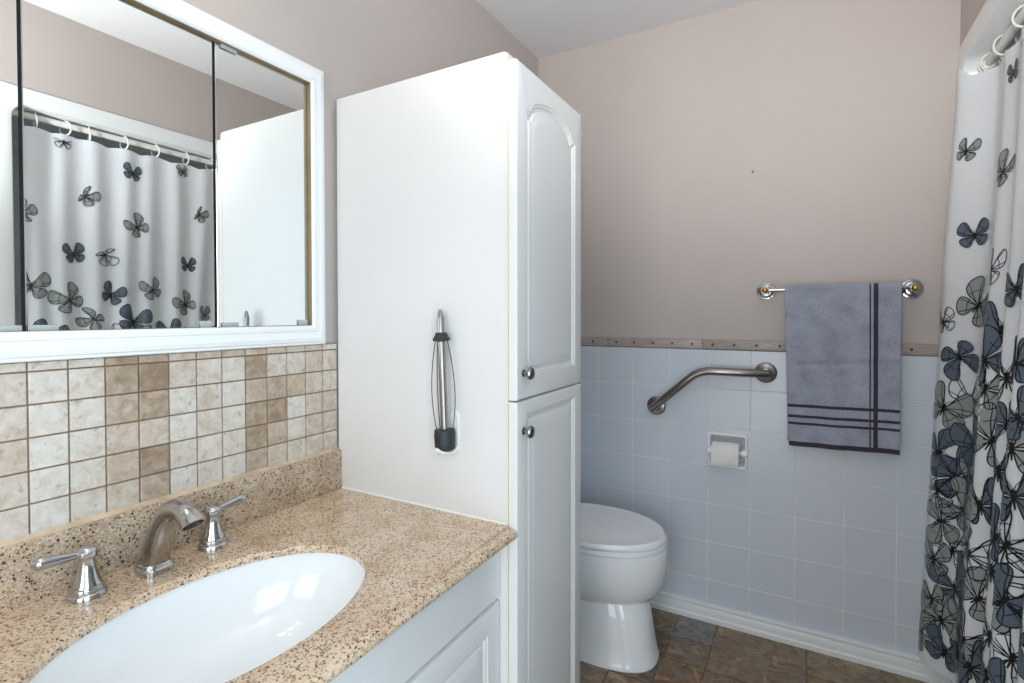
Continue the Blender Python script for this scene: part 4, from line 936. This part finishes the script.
# printed butterflies: fabric position u, height z, wing length, turn, ink, width of left and right wings
PRINTS = [
    (0.072, 1.731, 0.046, -18, 2, 0.8, 1.0), (0.322, 1.876, 0.037, 10, 3, 0.8, 0.8), (0.334, 1.611, 0.063, -30, 2, 0.9, 0.5), (0.119, 1.465, 0.056, 5, 3, 1, 1), (0.14, 1.251, 0.091, -38, 2, 0.85, 0.9),
    (0.349, 1.345, 0.067, -10, 1, 0.5, 0.6), (0.039, 1.199, 0.052, 15, 1, 0.7, 0.9), (0.409, 1.182, 0.091, 0, 3, 0.9, 0.9), (0.531, 1.285, 0.067, 20, 3, 0.7, 0.7), (0.385, 1.105, 0.099, 35, 3, 1.1, 0.7),
    (0.4, 1.028, 0.084, -8, 2, 0.7, 0.8), (0.555, 1.071, 0.091, 12, 1, 0.8, 0.9), (0.134, 0.959, 0.087, 10, 1, 0.8, 1), (0.057, 0.925, 0.091, -20, 2, 0.8, 1.1), (0.182, 0.839, 0.099, 30, 3, 1, 0.6),
    (0.439, 0.899, 0.099, -20, 2, 0.9, 0.9), (0.689, 0.925, 0.091, 8, 2, 0.8, 0.8), (0.107, 0.719, 0.103, 25, 3, 1, 1), (0.143, 0.625, 0.099, 60, 2, 0.7, 1), (0.057, 0.659, 0.076, -10, 1, 0.8, 0.9),
    (0.113, 0.488, 0.091, -5, 1, 0.9, 1), (0.427, 0.591, 0.091, -15, 1, 0.9, 0.9), (0.131, 0.376, 0.095, 20, 3, 1, 0.9), (0.095, 0.256, 0.095, 20, 2, 1, 0.9), (0.11, 0.162, 0.076, -10, 3, 1, 0.9),
    (0.442, 0.728, 0.084, 15, 3, 0.7, 0.7), (0.6, 0.694, 0.084, -20, 3, 0.8, 0.7), (0.603, 0.616, 0.099, 5, 2, 0.9, 0.9), (0.707, 0.822, 0.099, 10, 3, 0.8, 0.9), (0.704, 0.711, 0.091, -25, 1, 0.9, 0.9),
    (0.427, 0.359, 0.091, -25, 2, 0.9, 0.9), (0.448, 0.299, 0.091, 15, 3, 0.9, 0.9), (0.615, 0.462, 0.091, 0, 1, 0.9, 0.9), (0.734, 0.582, 0.106, 10, 2, 1, 1), (0.71, 0.591, 0.084, -30, 3, 0.8, 0.8),
    (0.731, 0.471, 0.091, -15, 1, 0.9, 0.9), (0.615, 0.368, 0.084, 10, 3, 0.8, 0.8), (0.06, 0.436, 0.076, 0, 2, 0.8, 0.8), (0.692, 0.994, 0.076, 30, 3, 0.8, 0.8), (0.063, 0.308, 0.059, 10, 2, 0.7, 0.8),
    (0.457, 0.488, 0.084, -40, 2, 0.9, 0.8), (1.343, 1.928, 0.042, 0, 1, 0.9, 1), (1.071, 1.859, 0.049, 10, 3, 0.95, 1), (0.83, 1.919, 0.039, -5, 2, 0.9, 0.9), (1.268, 1.722, 0.058, 35, 2, 0.9, 0.35),
    (1.489, 1.619, 0.065, -60, 2, 1, 0.5), (1.059, 1.619, 0.065, -40, 2, 0.95, 0.85), (0.755, 1.722, 0.055, 30, 2, 0.9, 0.3), (1.322, 1.473, 0.055, -10, 3, 1, 0.85), (1.206, 1.482, 0.062, 70, 1, 1, 0.35),
    (0.821, 1.465, 0.049, 0, 3, 0.95, 1), (1.474, 1.336, 0.075, 10, 2, 0.95, 0.9), (1.346, 1.285, 0.075, -30, 2, 0.9, 1), (1.182, 1.311, 0.062, 25, 3, 0.9, 0.9), (1.006, 1.336, 0.065, -20, 2, 0.9, 0.85),
    (1.259, 1.208, 0.065, -60, 2, 0.6, 0.9), (1.095, 1.191, 0.085, 15, 3, 1, 1), (0.842, 1.276, 0.072, -35, 2, 0.8, 0.95), (0.743, 1.225, 0.052, 0, 2, 0.8, 0.8), (0.931, 1.148, 0.065, -10, 3, 1, 1),
    (1.426, 1.139, 0.072, 20, 3, 1, 1), (0.288, 0.625, 0.094, -132, 2, 0.66, 0.84), (1.31, 0.749, 0.093, 0, 3, 0.61, 0.84), (1.241, 0.632, 0.094, 13, 3, 0.89, 0.78), (1.363, 0.158, 0.086, 23, 1, 0.85, 0.69),
    (0.998, 0.447, 0.084, -49, 2, 0.71, 0.65), (0.83, 0.559, 0.081, -113, 3, 0.65, 0.79), (0.328, 0.379, 0.104, 25, 2, 0.68, 1.05), (0.892, 0.691, 0.076, -71, 2, 0.6, 0.87), (1.223, 0.497, 0.077, -24, 1, 0.87, 0.77),
    (0.853, 0.985, 0.074, -31, 3, 0.71, 0.69), (1.397, 1.0, 0.078, -37, 3, 1.03, 0.71), (1.041, 0.366, 0.1, 71, 3, 0.68, 0.92), (1.349, 0.312, 0.075, 30, 2, 0.63, 0.68), (1.022, 0.698, 0.079, -171, 2, 0.92, 1.03),
    (1.324, 0.853, 0.096, -7, 3, 1.01, 0.99), (0.583, 0.851, 0.092, 6, 3, 0.94, 0.61), (1.032, 0.61, 0.093, 12, 2, 0.74, 0.91), (0.314, 0.277, 0.102, 46, 2, 0.75, 0.9), (0.865, 0.426, 0.079, 13, 1, 1.03, 0.72),
    (0.33, 0.525, 0.094, 164, 3, 0.8, 0.63), (1.167, 0.124, 0.079, 8, 2, 0.71, 0.66), (0.933, 0.77, 0.099, -41, 2, 0.97, 0.72), (1.055, 0.871, 0.091, -46, 2, 0.95, 0.84), (1.392, 0.613, 0.105, -30, 1, 0.78, 1.0),
    (0.585, 0.194, 0.084, -9, 2, 0.83, 0.62), (0.197, 0.2, 0.08, 54, 3, 0.72, 0.81), (0.204, 0.545, 0.099, 88, 1, 0.69, 0.88), (0.918, 0.211, 0.097, 81, 2, 0.92, 1.0), (0.794, 0.327, 0.081, 19, 2, 1.01, 0.88),
    (0.311, 0.742, 0.099, -78, 2, 0.65, 0.83), (1.119, 0.615, 0.096, -144, 1, 0.61, 0.94), (1.24, 0.994, 0.088, 1, 3, 0.86, 0.75), (1.125, 0.389, 0.078, -99, 2, 1.0, 1.0), (0.515, 0.581, 0.075, -5, 2, 0.72, 1.03),
    (0.284, 0.183, 0.09, 13, 1, 0.94, 1.04), (0.945, 0.927, 0.077, 26, 3, 1.02, 0.67), (0.704, 0.277, 0.09, 28, 3, 1.03, 0.79), (1.332, 0.541, 0.089, 46, 3, 0.64, 0.96), (1.247, 0.384, 0.093, 42, 2, 0.94, 0.69),
    (0.805, 0.179, 0.078, 36, 2, 0.82, 0.76), (1.217, 0.292, 0.095, -131, 2, 0.64, 0.64), (1.12, 0.999, 0.076, -48, 3, 0.67, 0.73), (0.475, 0.131, 0.095, 152, 2, 0.92, 0.82), (1.335, 0.448, 0.089, -8, 2, 0.82, 0.84),
    (1.308, 1.077, 0.08, 40, 3, 1.02, 1.01), (0.245, 1.039, 0.085, 119, 1, 0.74, 0.69), (0.948, 0.559, 0.086, -37, 2, 0.9, 0.92), (1.034, 1.102, 0.083, 27, 2, 0.75, 0.75), (0.929, 0.306, 0.077, 64, 2, 0.75, 1.02),
    (1.431, 0.243, 0.102, 19, 3, 1.01, 0.68), (0.546, 0.273, 0.093, -41, 3, 0.68, 1.04), (0.826, 0.76, 0.086, 34, 3, 0.73, 0.97), (0.186, 0.286, 0.094, 24, 1, 0.74, 0.62), (0.668, 1.113, 0.087, 96, 3, 0.63, 0.91),
    (1.053, 0.516, 0.087, -5, 2, 0.77, 0.88), (0.72, 0.117, 0.098, 45, 2, 0.85, 0.76), (1.185, 0.799, 0.083, 4, 1, 0.67, 0.69), (1.054, 0.225, 0.076, -14, 3, 0.75, 0.61), (1.459, 0.854, 0.084, 60, 1, 0.99, 0.66),
    (1.253, 0.211, 0.101, -31, 3, 0.88, 1.03), (1.459, 0.674, 0.079, -131, 2, 0.72, 0.87), (0.324, 0.879, 0.077, -27, 3, 0.94, 0.76), (0.221, 0.45, 0.097, 28, 3, 0.85, 0.97), (1.137, 0.255, 0.096, 0, 3, 0.71, 0.72),
    (0.831, 1.095, 0.079, 12, 2, 0.94, 0.65), (0.381, 0.126, 0.091, 161, 2, 0.71, 0.66), (0.723, 0.382, 0.084, -15, 3, 0.67, 0.99), (0.021, 0.174, 0.099, -62, 2, 0.75, 0.76), (1.455, 0.498, 0.079, -61, 2, 0.77, 0.73),
    (0.784, 0.653, 0.092, 89, 1, 0.64, 0.7), (1.051, 0.122, 0.087, 38, 1, 0.88, 0.7), (1.45, 0.332, 0.082, 29, 2, 0.95, 1.0), (0.077, 0.568, 0.091, 105, 2, 0.94, 0.8), (0.95, 0.131, 0.082, -47, 1, 0.67, 0.76),
    (0.794, 0.894, 0.09, -146, 3, 1.02, 0.96), (1.145, 0.715, 0.093, 133, 2, 0.63, 0.89), (0.197, 0.736, 0.1, 37, 2, 0.65, 0.64), (1.265, 0.111, 0.104, -141, 2, 0.98, 0.77), (0.523, 0.756, 0.091, 29, 3, 0.7, 0.75),
    (1.415, 0.769, 0.091, -142, 2, 1.05, 0.84), (0.58, 0.964, 0.087, 178, 3, 0.94, 0.9), (0.243, 0.36, 0.094, -99, 3, 0.66, 1.01), (0.526, 0.378, 0.101, -25, 2, 0.65, 0.61), (0.093, 1.094, 0.076, -153, 3, 0.86, 0.92),
    (0.21, 0.109, 0.084, 9, 1, 0.63, 0.66), (0.048, 0.783, 0.091, -75, 3, 0.91, 0.96), (1.048, 0.782, 0.089, 6, 1, 0.91, 1.05), (1.181, 1.107, 0.082, -28, 1, 0.88, 0.67), (1.455, 0.127, 0.086, 7, 2, 1.0, 0.62),
    (0.389, 0.224, 0.089, -76, 2, 0.91, 0.98), (0.378, 0.669, 0.094, -1, 2, 0.84, 0.75),
]
def draw_butterflies(bm):
    def wing(a0, length, width, k, flip):
        """closed outline of one wing in butterfly units, root at the origin"""
        out = []; n = 26
        ca, sa = math.cos(a0), math.sin(a0)
        for i in range(n):
            t = 2 * PI * i / n
            r = length * (0.5 - 0.5 * math.cos(t)); w = width * math.sin(t) * math.sin(t / 2) ** 1.9 * (1.2 if math.sin(t) > 0 else 0.95)
            r *= 1.0 + 0.10 * math.sin(t)
            x, y = r * ca - w * sa, r * sa + w * ca
            out.append((x * k * flip, y))
        return out
    def put(u, z, off):
        u = min(max(u, 0.001), UTOT - 0.001); z = min(max(z, ZBOT + 0.001), ZTOP - 0.004)
        return bm.verts.new(fab_n(u, z, off))
    for idx, (u0, z0, size, rot, ink, kl, kr) in enumerate(PRINTS):
        lay = idx % 5; offf = 0.0007 + 0.0007 * lay; offl = offf + 0.00035
        c, s_ = math.cos(math.radians(rot)), math.sin(math.radians(rot))
        lw = 0.0012 + 0.007 * max(0, size - 0.04)
        def P(p): return (u0 + size * (p[0] * c - p[1] * s_), z0 + size * (p[0] * s_ + p[1] * c))
        def inside(p): return -0.004 < p[0] < UTOT + 0.004 and ZBOT < p[1] < ZTOP - 0.02
        def line(pts, w0, w1):
            pts = [P(p) for p in pts]; prev = None
            for i, p in enumerate(pts):
                a = pts[max(i - 1, 0)]; b_ = pts[min(i + 1, len(pts) - 1)]
                dx, dy = b_[0] - a[0], b_[1] - a[1]; l = math.hypot(dx, dy) or 1
                w = w0 + (w1 - w0) * i / max(1, len(pts) - 1)
                q = (put(p[0] - dy / l * w, p[1] + dx / l * w, offl), put(p[0] + dy / l * w, p[1] - dx / l * w, offl)) if inside(p) else None
                if q and prev: bm.faces.new((prev[0], prev[1], q[1], q[0])).material_index = 1
                prev = q
        for flip, k in ((-1, kl), (1, kr)):
            if k < 0.05: continue
            for a0, ln, wd in ((math.radians(38), 1.02, 0.50), (math.radians(-36), 0.74, 0.46)):
                o = wing(a0, ln, wd, k, flip)
                cx = sum(p[0] for p in o) / len(o); cy = sum(p[1] for p in o) / len(o)
                if ink >= 2:
                    rings = []
                    for f in (0.0, 0.34, 0.67, 1.0):
                        rings.append([P((cx + (p[0] - cx) * f, cy + (p[1] - cy) * f)) for p in o])
                    if all(inside(p) for p in rings[-1]) or True:
                        vr = [[put(*p, offf) for p in r] for r in rings[1:]]; ce = put(*rings[0][0], offf)
                        n = len(o)
                        for i in range(n):
                            j = (i + 1) % n
                            for f in ([ce, vr[0][i], vr[0][j]], [vr[0][i], vr[1][i], vr[1][j], vr[0][j]], [vr[1][i], vr[2][i], vr[2][j], vr[1][j]]):
                                bm.faces.new(f).material_index = ink
                line(o + [o[0], o[1]], lw, lw)
                for fr in (0.40, 0.58):
                    e = o[int(len(o) * fr)]; m_ = (e[0] * 0.5 - (e[1] - cy) * 0.06, e[1] * 0.5 + (e[0] - cx) * 0.06)
                    line([(0, 0), (m_[0] * 0.5, m_[1] * 0.5), m_, (e[0] * 0.8, e[1] * 0.8), e], lw * 1.1, lw * 0.6)
                a, b_ = o[int(len(o) * 0.26)], o[int(len(o) * 0.74)]
                line([a, ((a[0] + b_[0]) / 2 * 1.12, (a[1] + b_[1]) / 2 * 1.12), b_], lw * 0.7, lw * 0.7)
        line([(0, 0.16), (0, 0.05), (0, -0.1), (0, -0.28)], lw * 2.8, lw * 1.0)
        for s2 in (-1, 1): line([(0, 0.14), (0.05 * s2, 0.26), (0.13 * s2, 0.36)], lw * 0.6, lw * 0.5)

def build_curtain():
    bm = BM()
    vs = []
    for k in range(NZ + 1):
        row = []
        for i in range(0, NY + 1):
            z = zs[k]
            zz = z - (ZTOP - curtain_top(GY[k][i])) * max(0, 1 - k / 10)
            row.append(bm.verts.new((GX[k][i], GY[k][i], zz)))
        vs.append(row)
    for k in range(NZ):
        for i in range(NY): bm.faces.new((vs[k][i], vs[k + 1][i], vs[k + 1][i + 1], vs[k][i + 1]))
    # hem band folded over at the top
    hb = [[fab_n(u, z, 0.0012) - Vector((0, 0, (ZTOP - curtain_top(fab(u, z).y)) * max(0, 1 - (ZTOP - z) / (ZTOP - ZBOT) * NZ / 10))) for u in np.linspace(0, UTOT, 300)] for z in (ZTOP - 0.0005, ZTOP - 0.034)]
    loft(bm, hb, False, False, False)
    draw_butterflies(bm)
    return obj('shower_curtain', bm, [M['vinyl'], M['ink'], M['inkgrey'], M['inkblue']], None, 80, None, False)
tag(build_curtain(), 'white shower curtain printed with grey and black butterflies hanging over the tub', 'shower curtain')
